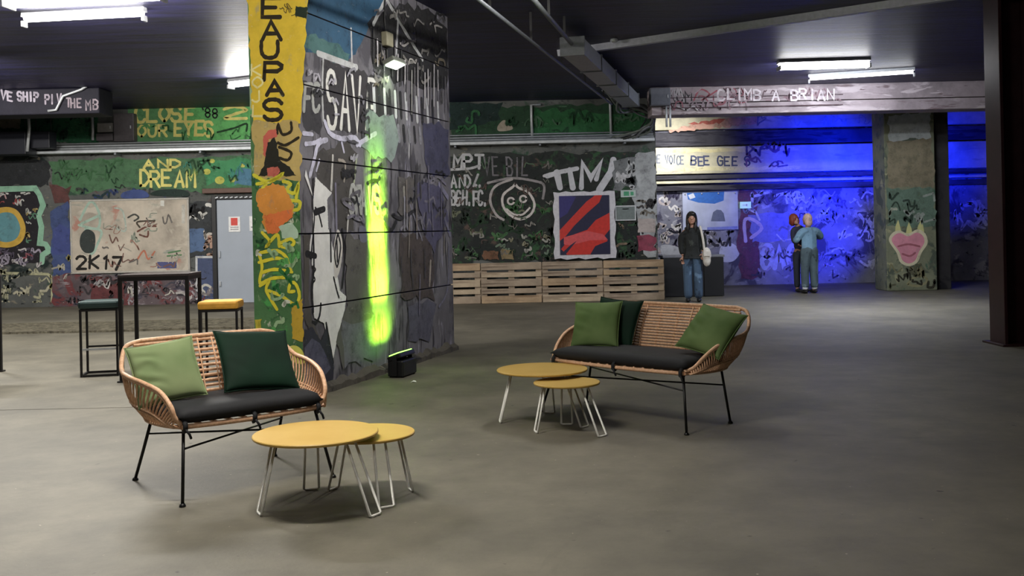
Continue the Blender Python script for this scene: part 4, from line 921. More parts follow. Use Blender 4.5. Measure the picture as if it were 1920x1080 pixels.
ppatch([(.02, .1), (.12, .2), (.30, .35), (.55, .42), (.72, .58), (1, .70), (1, .42), (.88, .30), (.95, .22), (.7, .14), (.6, 0), (.14, 0)], red, 0)
ppatch([(.08, .30), (.55, .40), (.86, .34), (.96, .24), (.6, .24), (.2, .16), (.08, .18)], plain('pink_red_print', (206, 84, 88), .4), 1)
ppatch([(0, .62), (.16, .70), (.34, .98), (.2, 1), (0, 1)], plain('indigo_print', (50, 46, 110), .4), 1)
ppatch([(.02, .02), (.2, .16), (.34, .24), (.2, .1), (.1, 0)], plain('navy_print', (36, 36, 66), .4), 2)
# small signs
M_TEAL = emit('exit_sign_glow', (120, 235, 215), .35)
sg = sheet('exit_sign', 1388, 378, 1408, 391, FW - .06, M_TEAL, 'small glowing teal exit sign on the far wall', 'sign', .05, [(.2, .42, .6, .58, plain('white_arrow', (235, 245, 240))), (.55, .3, .7, .7, plain('white_arrow', (235, 245, 240)))])
sheet('sign', 1164, 356, 1192, 370, BW - .03, plain('pale_sign', (176, 190, 186)), 'pale sign with a green mark above the grey framed sheet', 'sign', .02, [(.2, .2, .55, .8, plain('green_mark', (70, 150, 110))), (.65, .25, .85, .75, plain('green_mark', (70, 150, 110)))])
fs = sheet('framed_sheet', 1154, 385, 1192, 414, BW - .04, plain('white_frame_paint', (200, 202, 206)), 'grey notice in a thin white frame right of the poster', 'sign', .03, [(.05, .07, .95, .93, plain('grey_green_sheet', (112, 122, 122))), (.35, .74, .65, .80, plain('white_frame_paint', (200, 202, 206)))])
# banner with a blue sky and a grey bell shape
BN = FW - .04
a, b = at(1281, 432, BN), at(1383, 358, BN); c = (a + b) / 2; w, h = b.x - a.x, b.z - a.z
bn = empty('banner', (c.x, FW, c.z), 0, 'pale banner with blue sky and a grey bell shape behind the dark coated person', 'banner')
mb = MB(); mb.box((0, -.02, 0), (w, .03, h)); mb.build('cloth', plain('pale_banner_cloth', (184, 190, 212), .7, 0, .15, 3), bn)
def bpatch(nm, pts, m, k):
    mb = MB(); mb.prism([((p.x - c.x), (p.z - c.z)) for p in [at(x, y, BN) for x, y in pts]], (0, -.0355 - .001 * k, 0), (1, 0, 0), (0, 0, 1), (0, -1, 0), .0008); mb.build(nm, m, bn)
bpatch('sky_patch', [(1288, 362), (1358, 359), (1357, 376), (1340, 382), (1310, 380), (1290, 374)], plain('sky_blue_paint', (54, 110, 190), .7), 0)
bpatch('cloud_patch', [(1290, 366), (1300, 362), (1304, 370), (1294, 374)], plain('cloud_white', (216, 220, 230), .7), 1)
bpatch('bell_shape', [(1333, 415), (1337, 398), (1344, 393), (1352, 394), (1357, 400), (1360, 415)], plain('bell_grey', (104, 112, 134), .7), 1)
bpatch('band_line', [(1326, 426), (1383, 424), (1383, 429), (1326, 431)], plain('band_violet', (130, 140, 206), .7), 0)
for k in range(4):
    mb = MB(); mb.lathe([(.02, 0), (.02, .01)], (-w / 2 + .06 + k * (w - .12) / 3, -.046, h / 2 - .05), 10, M=Matrix.Rotation(math.pi / 2, 4, 'X')); mb.build('eyelet', M_GALV, bn)
# black counter box behind the person
a, b = ground(1246, 558), ground(1361, 556)
ct_ = empty('black_counter', ((a.x + b.x) / 2, 20.62, 0), 0, 'black boxy counter standing behind the dark coated person', 'counter'); cw = b.x - a.x
M_BLKP = plain('black_panel', (24, 25, 30), .5)
for k in range(3):
    mb = MB(); mb.box(((k - 1) * cw / 3, -.26, .41), (cw / 3 - .012, .02, .80), bev=.004); mb.build('front_panel', M_BLKP, ct_)
mb = MB(); mb.box((0, 0, .41), (cw - .02, .50, .80), bev=.006); mb.build('body', plain('black_body', (18, 18, 22), .6), ct_)
mb = MB(); mb.box((0, 0, .835), (cw + .03, .56, .045), bev=.008); mb.build('counter_top', plain('grey_counter_top', (120, 122, 132), .45), ct_)

# ================================================================== pallets standing on edge
M_WOOD = [mural('pallet_wood_' + n_, c_, [((c_[0] - 34, c_[1] - 34, c_[2] - 30), 3, .56, (.25, 1, 5)), ((c_[0] + 22, c_[1] + 18, c_[2] + 10), 6, .64, (.2, 1, 6))], s_, .4) for n_, c_, s_ in (('grey', (158, 142, 124), 1), ('tan', (176, 152, 124), 2), ('pale', (190, 172, 148), 3))]
pl0 = at(1246, 540, 19.75).x
lbs = ('pallet standing on edge under the poster, rightmost beside the black counter', 'pallet on edge second from the black counter', 'pallet on edge third from the black counter', 'pallet on edge nearest the pillar, partly hidden by it')
for k in range(4):
    x1 = pl0 - k * 1.225; o = empty('pallet', (x1 - .61, 19.72, 0), 0, lbs[k], 'pallet', 'pallets on edge along the wall'); o.rotation_euler = (math.radians(-3), 0, RND.uniform(-.01, .01))
    z = .0; 
    for j, hh in enumerate((.145, .10, .145, .10, .145)):
        bw2 = 1.21 - RND.uniform(0, .015)
        mb = MB(); mb.box((RND.uniform(-.004, .004), 0, hh / 2 + .002), (bw2, .024, hh), bev=.004); mb.build('deck_board', M_WOOD[(j + k * 2 + RND.randint(0, 1)) % 3], o, (0, RND.uniform(-.003, .003), z))
        z += hh + .0425
    for x in (-.55, 0, .55):
        mb = MB(); mb.box((x, .024, .4), (.12, .022, .79)); mb.build('stringer_board', M_WOOD[0], o)
        for zz_ in (.075, .4, .725):
            mb = MB(); mb.box((x, .075, zz_), (.12, .078, .12)); mb.build('block', M_WOOD[0], o)
    for zz_ in (.06, .4, .74):
        mb = MB(); mb.box((0, .126, zz_), (1.2, .022, .10)); mb.build('bottom_board', M_WOOD[1], o)
# ================================================================== rattan sofas
M_RAT = NT('rattan'); nzr = M_RAT.noise(60, 3); M_RAT.col(M_RAT.ramp(nzr, .3, .7, srgb(192, 148, 116), srgb(226, 186, 152))); M_RAT = M_RAT.done(.5, 0, .4)
M_LEG = plain('black_steel_rod', (20, 20, 21), .4, .4)
def rim_pts(hw):
    if hw > .5: return [(hw, -.30, .425), (hw + .045, -.25, .45), (hw + .08, -.17, .52), (hw + .11, -.06, .585), (hw + .14, .06, .62), (hw + .155, .16, .64), (hw + .15, .28, .67), (hw + .12, .36, .74), (hw + .07, .405, .805), (hw - .02, .415, .83)]
    R = [(hw, -.30, .425), (hw + .035, -.305, .47), (hw + .05, -.29, .53), (hw + .075, -.20, .60), (hw + .11, -.05, .635), (hw + .135, .12, .655), (hw + .13, .27, .675), (hw + .10, .36, .74), (hw + .06, .405, .805), (hw - .03, .415, .83)]
    return R
def sofa(loc, rz, hw, foot, label, nb=13, na=15):
    o = empty('rattan_sofa', loc, rz, label, 'sofa'); rz_ = .425
    R = rim_pts(hw); Lp = [(-x, y, z) for x, y, z in R]
    top = catmull(R, 6) + [Vector(p) for p in [(hw * .5, .42, .832), (0, .422, .832), (-hw * .5, .42, .832)]] + list(reversed(catmull(Lp, 6)))
    mb = MB(); mb.tube(top, .0135, 8); mb.build('rim_cane', M_RAT, o)
    # second thin cane under the rim
    base = lambda x, s: None
    Bs = [(hw, -.30, .41), (hw + .035, -.18, .405), (hw + .05, -.02, .40), (hw + .045, .12, .40), (hw + .01, .22, .405), (hw - .08, .265, .41)]
    bR = catmull(Bs, 6); bL = [Vector((-p.x, p.y, p.z)) for p in bR]
    loop = bR + [Vector((0, .275, .41))] + list(reversed(bL))
    mb = MB(); mb.tube(loop, .012, 8); mb.build('seat_rail', M_RAT, o)
    mb = MB(); mb.tube([(-hw, -.30, .41), (-hw * .5, -.305, .405), (0, -.307, .403), (hw * .5, -.305, .405), (hw, -.30, .41)], .0145, 8); mb.build('front_rail', M_RAT, o)
    # seat slats (canes front to back)
    ns = int(hw * 2 / .085)
    for i in range(ns + 1):
        x = -hw + .03 + (2 * hw - .06) * i / ns
        mb = MB(); mb.tube([(x, -.30, .415), (x, 0, .405), (x, .27, .415)], .008, 6); mb.build('seat_cane', M_RAT, o)
    # arms: upright canes from seat rail to rim
    rimc = catmull(R, 10); bc = catmull(Bs, 12)
    def samp(c, t): 
        f = max(0, min(len(c) - 1.0001, t * (len(c) - 1))); i = int(f); return c[i].lerp(c[i + 1], f - i)
    for s in (1, -1):
        fl = lambda p: Vector((s * p.x, p.y, p.z))
        for i in range(na):
            t = (i + .6) / na; a, b = samp(bc, .04 + t * .80), samp(rimc, .06 + t * .70)
            m = a.lerp(b, .5) + Vector((.03, 0, -.012))
            mb = MB(); mb.tube([fl(p) for p in catmull([a, m, b], 4)], .0065, 6); mb.build('arm_cane', M_RAT, o)
        for f, nm in ((.36, 'arm_band'), (.42, 'arm_band'), (.93, 'arm_band')):
            pts = []
            for i in range(13):
                t = i / 12; a, b = samp(bc, .02 + t * .84), samp(rimc, .05 + t * .72); m = a.lerp(b, .5) + Vector((.03, 0, -.012))
                c3 = catmull([a, m, b], 8); pts.append(fl(samp(c3, f)) + Vector((s * .006, 0, 0)))
            mb = MB(); mb.tube(pts, .0065, 6); mb.build(nm, M_RAT, o)
    # back: level canes bowed round the corners
    for i in range(nb):
        t = (i + .5) / nb
        a = samp(bc, .86 + .1 * (1 - t)); b = samp(rimc, .74 + .20 * t)
        e = a.lerp(b, t); cx = (hw - .10) + .02 * t; cy = .272 + (.42 - .272) * t - .02 * math.sin(math.pi * t); z = .425 + (.822 - .425) * t
        ex = max(e.x, cx + .06); ey = cy - .05 * (1 - t * .6)
        pts = [(-ex, ey, z), (-cx, cy - .006, z), (-cx * .5, cy, z), (0, cy + .004, z), (cx * .5, cy, z), (cx, cy - .006, z), (ex, ey, z)]
        mb = MB(); mb.tube(catmull(pts, 3), .0095, 6, flat=.8); mb.build('back_cane', M_RAT, o)
    nv = max(5, int(hw * 2 / .16))
    for i in range(nv + 1):
        x = -hw + .04 + (2 * hw - .08) * i / nv
        pts = [(x, .272 + (.42 - .272) * t - .02 * math.sin(math.pi * t) + .014, .41 + .42 * t) for t in (0, .25, .5, .75, 1)]
        mb = MB(); mb.tube(pts, .008, 6); mb.build('back_upright', M_RAT, o)
    for dx in (-.03, .03):
        for i in (2, nv - 2):
            x = -hw + .04 + (2 * hw - .08) * i / nv + dx
            mb = MB(); mb.tube([(x, .272 + (.42 - .272) * t - .02 * math.sin(math.pi * t) - .012, .42 + .40 * t) for t in (0, .25, .5, .75, 1)], .005, 6); mb.build('back_upright', M_RAT, o)
    # legs
    fx, fy, rx, ry = foot; tops = {}
    for s in (-1, 1):
        for nm, A, B in (('F', (s * (hw - .02), -.285, .405), (s * fx, fy, .0)), ('R', (s * (hw - .0), .16, .40), (s * rx, ry, .0))):
            A, B = Vector(A), Vector(B); tops[(s, nm)] = (A, B)
            mb = MB(); mb.tube([A, A.lerp(B, .5), B + Vector((0, 0, .008))], .0095, 8); mb.lathe([(.018, 0), (.018, .006), (.012, .018)], B, 12); mb.build('leg', M_LEG, o)
    for s in (-1, 1):
        a = tops[(s, 'F')]; b = tops[(-s, 'R')]
        mb = MB(); mb.tube([a[0].lerp(a[1], .28), b[0].lerp(b[1], .28) + Vector((0, 0, .012 * s))], .006, 6); mb.build('stretcher', M_LEG, o)
    return o
def velvet(name, rgb, dark):
    t = NT(name); nz = t.noise(3.2, 3, .5); t.col(t.ramp(nz, .35, .68, srgb(*dark), srgb(*rgb)))
    t.b.inputs['Sheen Weight'].default_value = .45; t.b.inputs['Sheen Roughness'].default_value = .4; t.b.inputs['Sheen Tint'].default_value = srgb(*rgb)
    t.bump(t.noise(160, 2), .06, .002); return t.done(.75, 0, .15)
M_LG = velvet('light_green_velvet', (134, 148, 108), (108, 126, 86)); M_DG = velvet('dark_green_velvet', (15, 42, 29), (11, 31, 22)); M_MG = velvet('mid_green_velvet', (100, 120, 76), (74, 96, 54))
M_SEATC = plain('black_seat_cloth', (18, 20, 25), .8, 0, .2, 40, .1, None, .1)
def pillow_mesh(size, thick, seed, mat, wr=1.0):
    n = 36; v, f = [], []; r = random.Random(seed); ph = r.uniform(0, 9)
    for side in (1, -1):
        for i in range(n + 1):
            for j in range(n + 1):
                u, w = -1 + 2 * i / n, -1 + 2 * j / n
                pin = 1 - .07 * (1 - abs(u) ** 3) * abs(w) ** 2; pin2 = 1 - .07 * (1 - abs(w) ** 3) * abs(u) ** 2
                x, y = u * size / 2 * pin2, w * size / 2 * pin
                z = thick / 2 * (max(0, (1 - u * u) * (1 - w * w))) ** .42
                z *= 1 + .10 * mnoise.noise(Vector((u * 1.3 + ph, w * 1.3, seed)))
                cr = math.sin(w * 15 + u * 5 + mnoise.noise(Vector((u * 2, w * 2, ph))) * 2.6) * max(0, -u + .05) ** 1.3 * (1 - u * u) * wr * .016 * (1 - w * w)
                v.append((x, y, side * (z + (cr if side > 0 else 0)) if z > .002 else 0))
    N = (n + 1) ** 2
    for s in range(2):
        for i in range(n):
            for j in range(n):
                a = s * N + i * (n + 1) + j; qd = (a, a + n + 1, a + n + 2, a + 1); f.append(qd if s == 0 else tuple(reversed(qd)))
    bm = bmesh.new(); vv = [bm.verts.new(p) for p in v]
    for q_ in f: bm.faces.new([vv[k] for k in q_])
    bmesh.ops.remove_doubles(bm, verts=bm.verts[:], dist=.0006); bmesh.ops.recalc_face_normals(bm, faces=bm.faces[:])
    me = bpy.data.meshes.new('cover'); 
    for p in bm.faces: p.smooth = True
    bm.to_mesh(me); bm.free(); me.materials.append(mat); return me
def pillow(label, base, local, rot, size, thick, seed, mat, wr=1.0):
    """base = sofa empty; placed in its frame but a thing of its own"""
    o = empty('throw_pillow', (0, 0, 0), 0, label, 'pillow')
    Ms = Matrix.Translation(base.location) @ Matrix.Rotation(base.rotation_euler.z, 4, 'Z')
    Mr = Matrix.Rotation(math.radians(rot[2]), 4, 'Z') @ Matrix.Rotation(math.radians(rot[0]), 4, 'X') @ Matrix.Rotation(math.radians(rot[1]), 4, 'Z')
    o.matrix_world = Ms @ Matrix.Translation(local) @ Mr
    link('cover', pillow_mesh(size, thick, seed, mat, wr), o)
    s = size / 2; e = []
    for k in range(4):
        c0 = [(-s, -s), (s, -s), (s, s), (-s, s)][k]; c1 = [(s, -s), (s, s), (-s, s), (-s, -s)][k]
        for i in range(6):
            t = i / 6; x, y = c0[0] + (c1[0] - c0[0]) * t, c0[1] + (c1[1] - c0[1]) * t; u, w = x / s, y / s
            e.append((x * (1 - .07 * (1 - abs(w) ** 3) * abs(u) ** 2), y * (1 - .07 * (1 - abs(u) ** 3) * abs(w) ** 2), 0))
    mb = MB(); mb.tube(e, .005, 6, closed=True); mb.build('piping', mat, o)
    return o
def seat_cushion(base, hw, label):
    o = empty('seat_cushion', base.location, base.rotation_euler.z, label, 'cushion')
    n, m = 40, 16; v, f = [], []; W2, D0, D1 = hw + .02, -.328, .255
    prof = []
    for side in (1, -1):
        for i in range(n + 1):
            for j in range(m + 1):
                u, w = -1 + 2 * i / n, -1 + 2 * j / m
                x = u * W2; y = (D0 + D1) / 2 + w * (D1 - D0) / 2
                e = max(0, (1 - abs(u) ** 14) * (1 - abs(w) ** 8)) ** .5
                z = .464 + side * .05 * e + (.006 * mnoise.noise(Vector((u * 4, w * 2, 3))) if side > 0 else 0) * e
                v.append((x, y, z))
    N = (n + 1) * (m + 1)
    for s in range(2):
        for i in range(n):
            for j in range(m):
                a = s * N + i * (m + 1) + j; qd = (a, a + m + 1, a + m + 2, a + 1); f.append(qd if s == 0 else tuple(reversed(qd)))
    bm = bmesh.new(); vv = [bm.verts.new(p) for p in v]
    for q_ in f: bm.faces.new([vv[k] for k in q_]).smooth = True
    bmesh.ops.remove_doubles(bm, verts=bm.verts[:], dist=.0005); me = bpy.data.meshes.new('cushion_cover'); bm.to_mesh(me); bm.free(); me.materials.append(M_SEATC)
    link('cushion_cover', me, o)
    for x in (-hw + .015, 0, hw - .015):
        mb = MB(); mb.tube([(x, -.306, .45), (x, -.33, .425), (x, -.328, .395), (x + .004, -.305, .382), (x + .006, -.285, .40)], .009, 6, flat=1.6)
        mb.tube([(x, -.33, .40), (x + .02, -.335, .37), (x + .03, -.33, .345)], .007, 6); mb.build('tie', M_SEATC, o)
    return o
near = sofa((-1.70, 5.905, 0), math.radians(39), .42, (.455, -.395, .45, .385), 'two seat rattan sofa in the left foreground on thin black legs', 13, 22)
far = sofa((.7615 + .29 * .714, 7.432 + .29 * .70, 0), math.radians(-45.5), .63, (.70, -.385, .70, .16), 'longer rattan sofa at centre right behind the white legged tables', 18, 30)
seat_cushion(near, .42, 'black seat cushion tied onto the left foreground sofa')
seat_cushion(far, .63, 'long black seat cushion tied onto the centre right sofa')
pillow('light green velvet pillow in the left corner of the foreground sofa', near, (-.36, .08, .672), (60, 8, -12), .385, .13, 1, M_LG)
pillow('dark green pillow leaning on the back of the foreground sofa', near, (.19, .06, .685), (47, -5, -4), .46, .13, 2, M_DG, .3)
pillow('mid green pillow at the left end of the centre right sofa', far, (-.46, .03, .675), (62, 2, 22), .40, .14, 3, M_MG, .5)
pillow('dark green pillow tucked behind the mid green one on the centre right sofa', far, (-.40, .20, .68), (66, -4, 8), .41, .11, 4, M_DG, .3)
pillow('mid green creased pillow against the right arm of the centre right sofa', far, (.61, .07, .68), (48, -13, 4), .41, .15, 5, M_MG)

# ================================================================== nesting tables
M_TOP = NT('yellow_table_lacquer'); M_TOP.col(M_TOP.ramp(M_TOP.noise(2.5, 4), .3, .7, srgb(184, 150, 74), srgb(198, 166, 92))); M_TOP = M_TOP.done(.42, 0, .4)
M_WIRE = plain('white_wire_leg', (232, 232, 226), .4)
def nest_table(c, R, H, feet, label):
    o = empty('nesting_table', (c[0], c[1], 0), 0, label, 'table', 'nesting tables')
    mb = MB(); mb.lathe([(R - .02, H - .018), (R - .004, H - .016), (R, H - .010), (R, H - .004), (R - .004, H)], (0, 0, 0), 64, 0, False); mb.build('table_top', M_TOP, o)
    for fx, fy in feet:
        d = Vector((fx - c[0], fy - c[1], 0)); d.normalize(); p = Vector((-d.y, d.x, 0)); rad = math.hypot(fx - c[0], fy - c[1]); rt = min(R * .72, rad * .72)
        hwid = .042
        a, b = d * rt + p * .032 + Vector((0, 0, H - .02)), d * rt - p * .032 + Vector((0, 0, H - .02))
        A, B = d * rad + p * hwid + Vector((0, 0, .006)), d * rad - p * hwid + Vector((0, 0, .006))
        mb = MB(); mb.tube([a, a.lerp(A, .985), A - p * .012, B + p * .012, b.lerp(B, .985), b], .0072, 8)
        lg = mb.build('hairpin_leg', M_WIRE, o)
        mb = MB(); mb.box(d * rt + Vector((0, 0, H - .0195)), (.09, .05, .004), Matrix.Rotation(math.atan2(p.y, p.x), 4, 'Z')); mb.build('mounting_plate', M_WIRE, lg)
    return o
nest_table((-1.072, 5.274), .332, .395, [(-1.345, 5.13), (-.73, 5.06), (-1.17, 5.60)], 'larger round yellow table in the foreground on white wire legs')
nest_table((-.815, 5.456), .253, .352, [(-.692, 5.2), (-.60, 5.545), (-1.045, 5.60)], 'smaller round yellow table nested behind the foreground table')
nest_table((.206, 7.50), .345, .395, [(-.12, 7.46), (.264, 7.79), (.50, 7.2)], 'larger round yellow table in front of the centre right sofa')
nest_table((.371, 7.115), .240, .352, [(.141, 7.06), (.60, 6.868), (.376, 7.309)], 'smaller round yellow table standing lower in front of the centre right sofa')

# ================================================================== bar tables and stools
M_BAR = plain('black_bar_steel', (28, 26, 27), .45, .3)
def stool(c, rz, H, mat, label):
    o = empty('bar_stool', (c[0], c[1], 0), rz, label, 'stool', 'bar stools'); w, d = .385, .34; sh = .085
    me = MB(); me.box((0, 0, H - sh / 2), (w + .02, d + .02, sh), bev=.025)
    s = me.build('seat_pad', mat, o)
    mb = MB(); mb.box((0, 0, H - sh - .012), (w, d, .022)); mb.build('seat_frame', M_BAR, o)
    for sx in (-1, 1):
        for sy in (-1, 1):
            mb = MB(); mb.box((sx * (w / 2 - .012), sy * (d / 2 - .012), (H - sh - .02) / 2), (.022, .022, H - sh - .02)); mb.build('leg', M_BAR, o)
    for sy, zz_, m_ in ((-1, .29, M_GALV), (1, .29, M_BAR), (-1, .012, M_BAR), (1, .012, M_BAR)):
        mb = MB(); mb.box((0, sy * (d / 2 - .012), zz_), (w - .05, .02, .02)); mb.build('foot_rail', m_, o)
    for sx in (-1, 1):
        mb = MB(); mb.box((sx * (w / 2 - .012), 0, .012), (.02, d - .05, .02)); mb.build('floor_rail', M_BAR, o)
    return o
stool((-4.42, 10.58), math.radians(12), .80, plain('dark_green_seat_leather', (36, 56, 56), .45), 'bar stool with a dark green padded seat')
stool((-3.00, 10.12), math.radians(6), .80, plain('yellow_seat_leather', (226, 168, 62), .5), 'bar stool with a yellow padded seat')
def bar_table(c, rz, w, d, H, label):
    o = empty('bar_table', (c[0], c[1], 0), rz, label, 'table', 'bar tables')
    mb = MB(); mb.box((0, 0, H - .012), (w, d, .024), bev=.003); mb.build('table_top', plain('dark_table_top', (58, 50, 50), .4), o)
    mb = MB()
    for sy in (-1, 1): mb.box((0, sy * (d / 2 - .015), H - .045), (w - .05, .025, .04))
    for sx in (-1, 1): mb.box((sx * (w / 2 - .015), 0, H - .045), (.025, d - .05, .04))
    mb.build('apron', M_BAR, o)
    for sx in (-1, 1):
        for sy in (-1, 1):
            mb = MB(); mb.box((sx * (w / 2 - .018), sy * (d / 2 - .018), (H - .024) / 2), (.034, .034, H - .024)); lg = mb.build('leg', M_BAR, o)
            mb = MB(); mb.box((sx * (w / 2 - .018), sy * (d / 2 - .018), .008), (.075, .075, .016), bev=.003); mb.build('foot_plate', M_BAR, lg)
    return o
bar_table((-3.66, 10.25), math.radians(4), .70, .55, 1.085, 'tall black bar table between the two stools')
bar_table((-6.04, 10.71), math.radians(4), .70, .55, 1.085, 'tall black bar table cut off by the left edge')
# a scrap of litter
lp = ground(775, 717); mb = MB()
mb.add([(-.03, -.01, .001), (.0, -.022, .012), (.032, -.004, .004), (.02, .018, .014), (-.015, .02, .003), (.002, 0, .02)], [(0, 1, 5), (1, 2, 5), (2, 3, 5), (3, 4, 5), (4, 0, 5), (4, 3, 2, 1, 0)])
tag(mb.build('paper_scrap', M_PAPER, None, lp), 'crumpled white paper scrap on the floor by the green uplight', 'litter')
# ================================================================== people
def skin_piece(chains, root=0, sub=1):
    if len(chains) > 1:
        bm = bmesh.new()
        for c_ in chains: bm.from_mesh(skin_piece([c_], root, sub))
        me = bpy.data.meshes.new('tmp'); bm.to_mesh(me); bm.free(); return me
    return _skin(chains, root, sub)
def _skin(chains, root=0, sub=1):
    """chains: list of [(x,y,z,rx[,ry]) ...] joined where points coincide"""
    V, E, Rr, idx = [], [], [], {}
    for ch in chains:
        pr = None
        for p in ch:
            k = tuple(round(c, 4) for c in p[:3])
            if k not in idx:
                idx[k] = len(V); V.append(p[:3]); Rr.append((p[3], p[4] if len(p) > 4 else p[3]))
            i = idx[k]
            if pr is not None and pr != i: E.append((pr, i))
            pr = i
    me = bpy.data.meshes.new('tmp'); me.from_pydata(V, E, []); ob = bpy.data.objects.new('tmp', me); COL.objects.link(ob)
    ob.modifiers.new('s', 'SKIN').use_smooth_shade = True
    for i, d in enumerate(me.skin_vertices[0].data): d.radius = Rr[i]; d.use_root = (i == root)
    md = ob.modifiers.new('u', 'SUBSURF'); md.levels = sub; md.render_levels = sub
    dg = bpy.context.evaluated_depsgraph_get(); ev = ob.evaluated_get(dg); m2 = bpy.data.meshes.new_from_object(ev)
    bpy.data.objects.remove(ob); return m2
def fuse(meshes, vox, smooth=4):
    bm = bmesh.new()
    for m in meshes: bm.from_mesh(m)
    me = bpy.data.meshes.new('tmp'); bm.to_mesh(me); bm.free(); ob = bpy.data.objects.new('tmp', me); COL.objects.link(ob)
    r_ = ob.modifiers.new('r', 'REMESH'); r_.mode = 'VOXEL'; r_.voxel_size = vox; r_.use_smooth_shade = True
    s_ = ob.modifiers.new('m', 'SMOOTH'); s_.iterations = smooth; s_.factor = .5
    dg = bpy.context.evaluated_depsgraph_get(); m2 = bpy.data.meshes.new_from_object(ob.evaluated_get(dg)); bpy.data.objects.remove(ob)
    for p in m2.polygons: p.use_smooth = True
    return m2
def ball(c, r3, seg=20, warp=None):
    bm = bmesh.new(); bmesh.ops.create_uvsphere(bm, u_segments=seg, v_segments=seg // 2 + 2, radius=1)
    for v in bm.verts:
        p = v.co.copy(); s = warp(p) if warp else 1.0
        v.co = Vector((c[0] + p.x * r3[0] * s, c[1] + p.y * r3[1] * s, c[2] + p.z * r3[2] * s))
    me = bpy.data.meshes.new('ball'); bm.to_mesh(me); bm.free(); return me
def head_meshes(c, yaw=0.0, tilt=0.0):
    """head of about 23 cm facing -y, with brow, nose, chin and ears"""
    x, y, z = c; ms = [ball((0, 0, 0), (.074, .092, .112)), ball((0, -.02, -.045), (.058, .07, .07)), ball((0, -.095, -.012), (.012, .02, .022)), ball((0, -.085, .012), (.01, .012, .03)), ball((0, -.08, -.058), (.026, .012, .009)), ball((0, -.072, -.088), (.024, .02, .016)),
         ball((.076, .008, -.012), (.012, .022, .032)), ball((-.076, .008, -.012), (.012, .022, .032))]
    M = Matrix.Translation(c) @ Matrix.Rotation(yaw, 4, 'Z') @ Matrix.Rotation(tilt, 4, 'Y')
    for m in ms: m.transform(M)
    return ms, M
def hand_chain(w, d, side, s=1.0):
    """palm and five bent fingers from wrist w pointing along d"""
    w = Vector(w); d = Vector(d).normalized(); ac = Vector((side, 0, 0)); ac = (ac - d * ac.dot(d)).normalized(); pn = d.cross(ac).normalized()
    if pn.y > 0: pn = -pn
    ch = []
    pm = w + d * .05
    ch.append([(*w, .024, .018), (*pm, .036, .016), (*(w + d * .085), .036, .013)])
    for k, (o_, L) in enumerate(((-.030, .070), (-.010, .080), (.010, .075), (.029, .058))):
        b = w + d * .085 + pn.cross(d) * o_
        ch.append([(*b, .0095), (*(b + d * L * .45 + pn * .006), .009), (*(b + d * L * .75 + pn * .022), .008), (*(b + d * L * .95 + pn * .040), .007)])
    b = w + d * .03 + pn.cross(d) * -.03
    ch.append([(*b, .012), (*(b + d * .03 + pn.cross(d) * -.022 + pn * .01), .010), (*(b + d * .06 + pn.cross(d) * -.026 + pn * .02), .008)])
    return ch
def mk(name, me, mat, parent):
    me.name = name; me.materials.clear(); me.materials.append(mat); return link(name, me, parent)
M_SKIN = plain('skin', (186, 140, 118), .5, 0, .06)

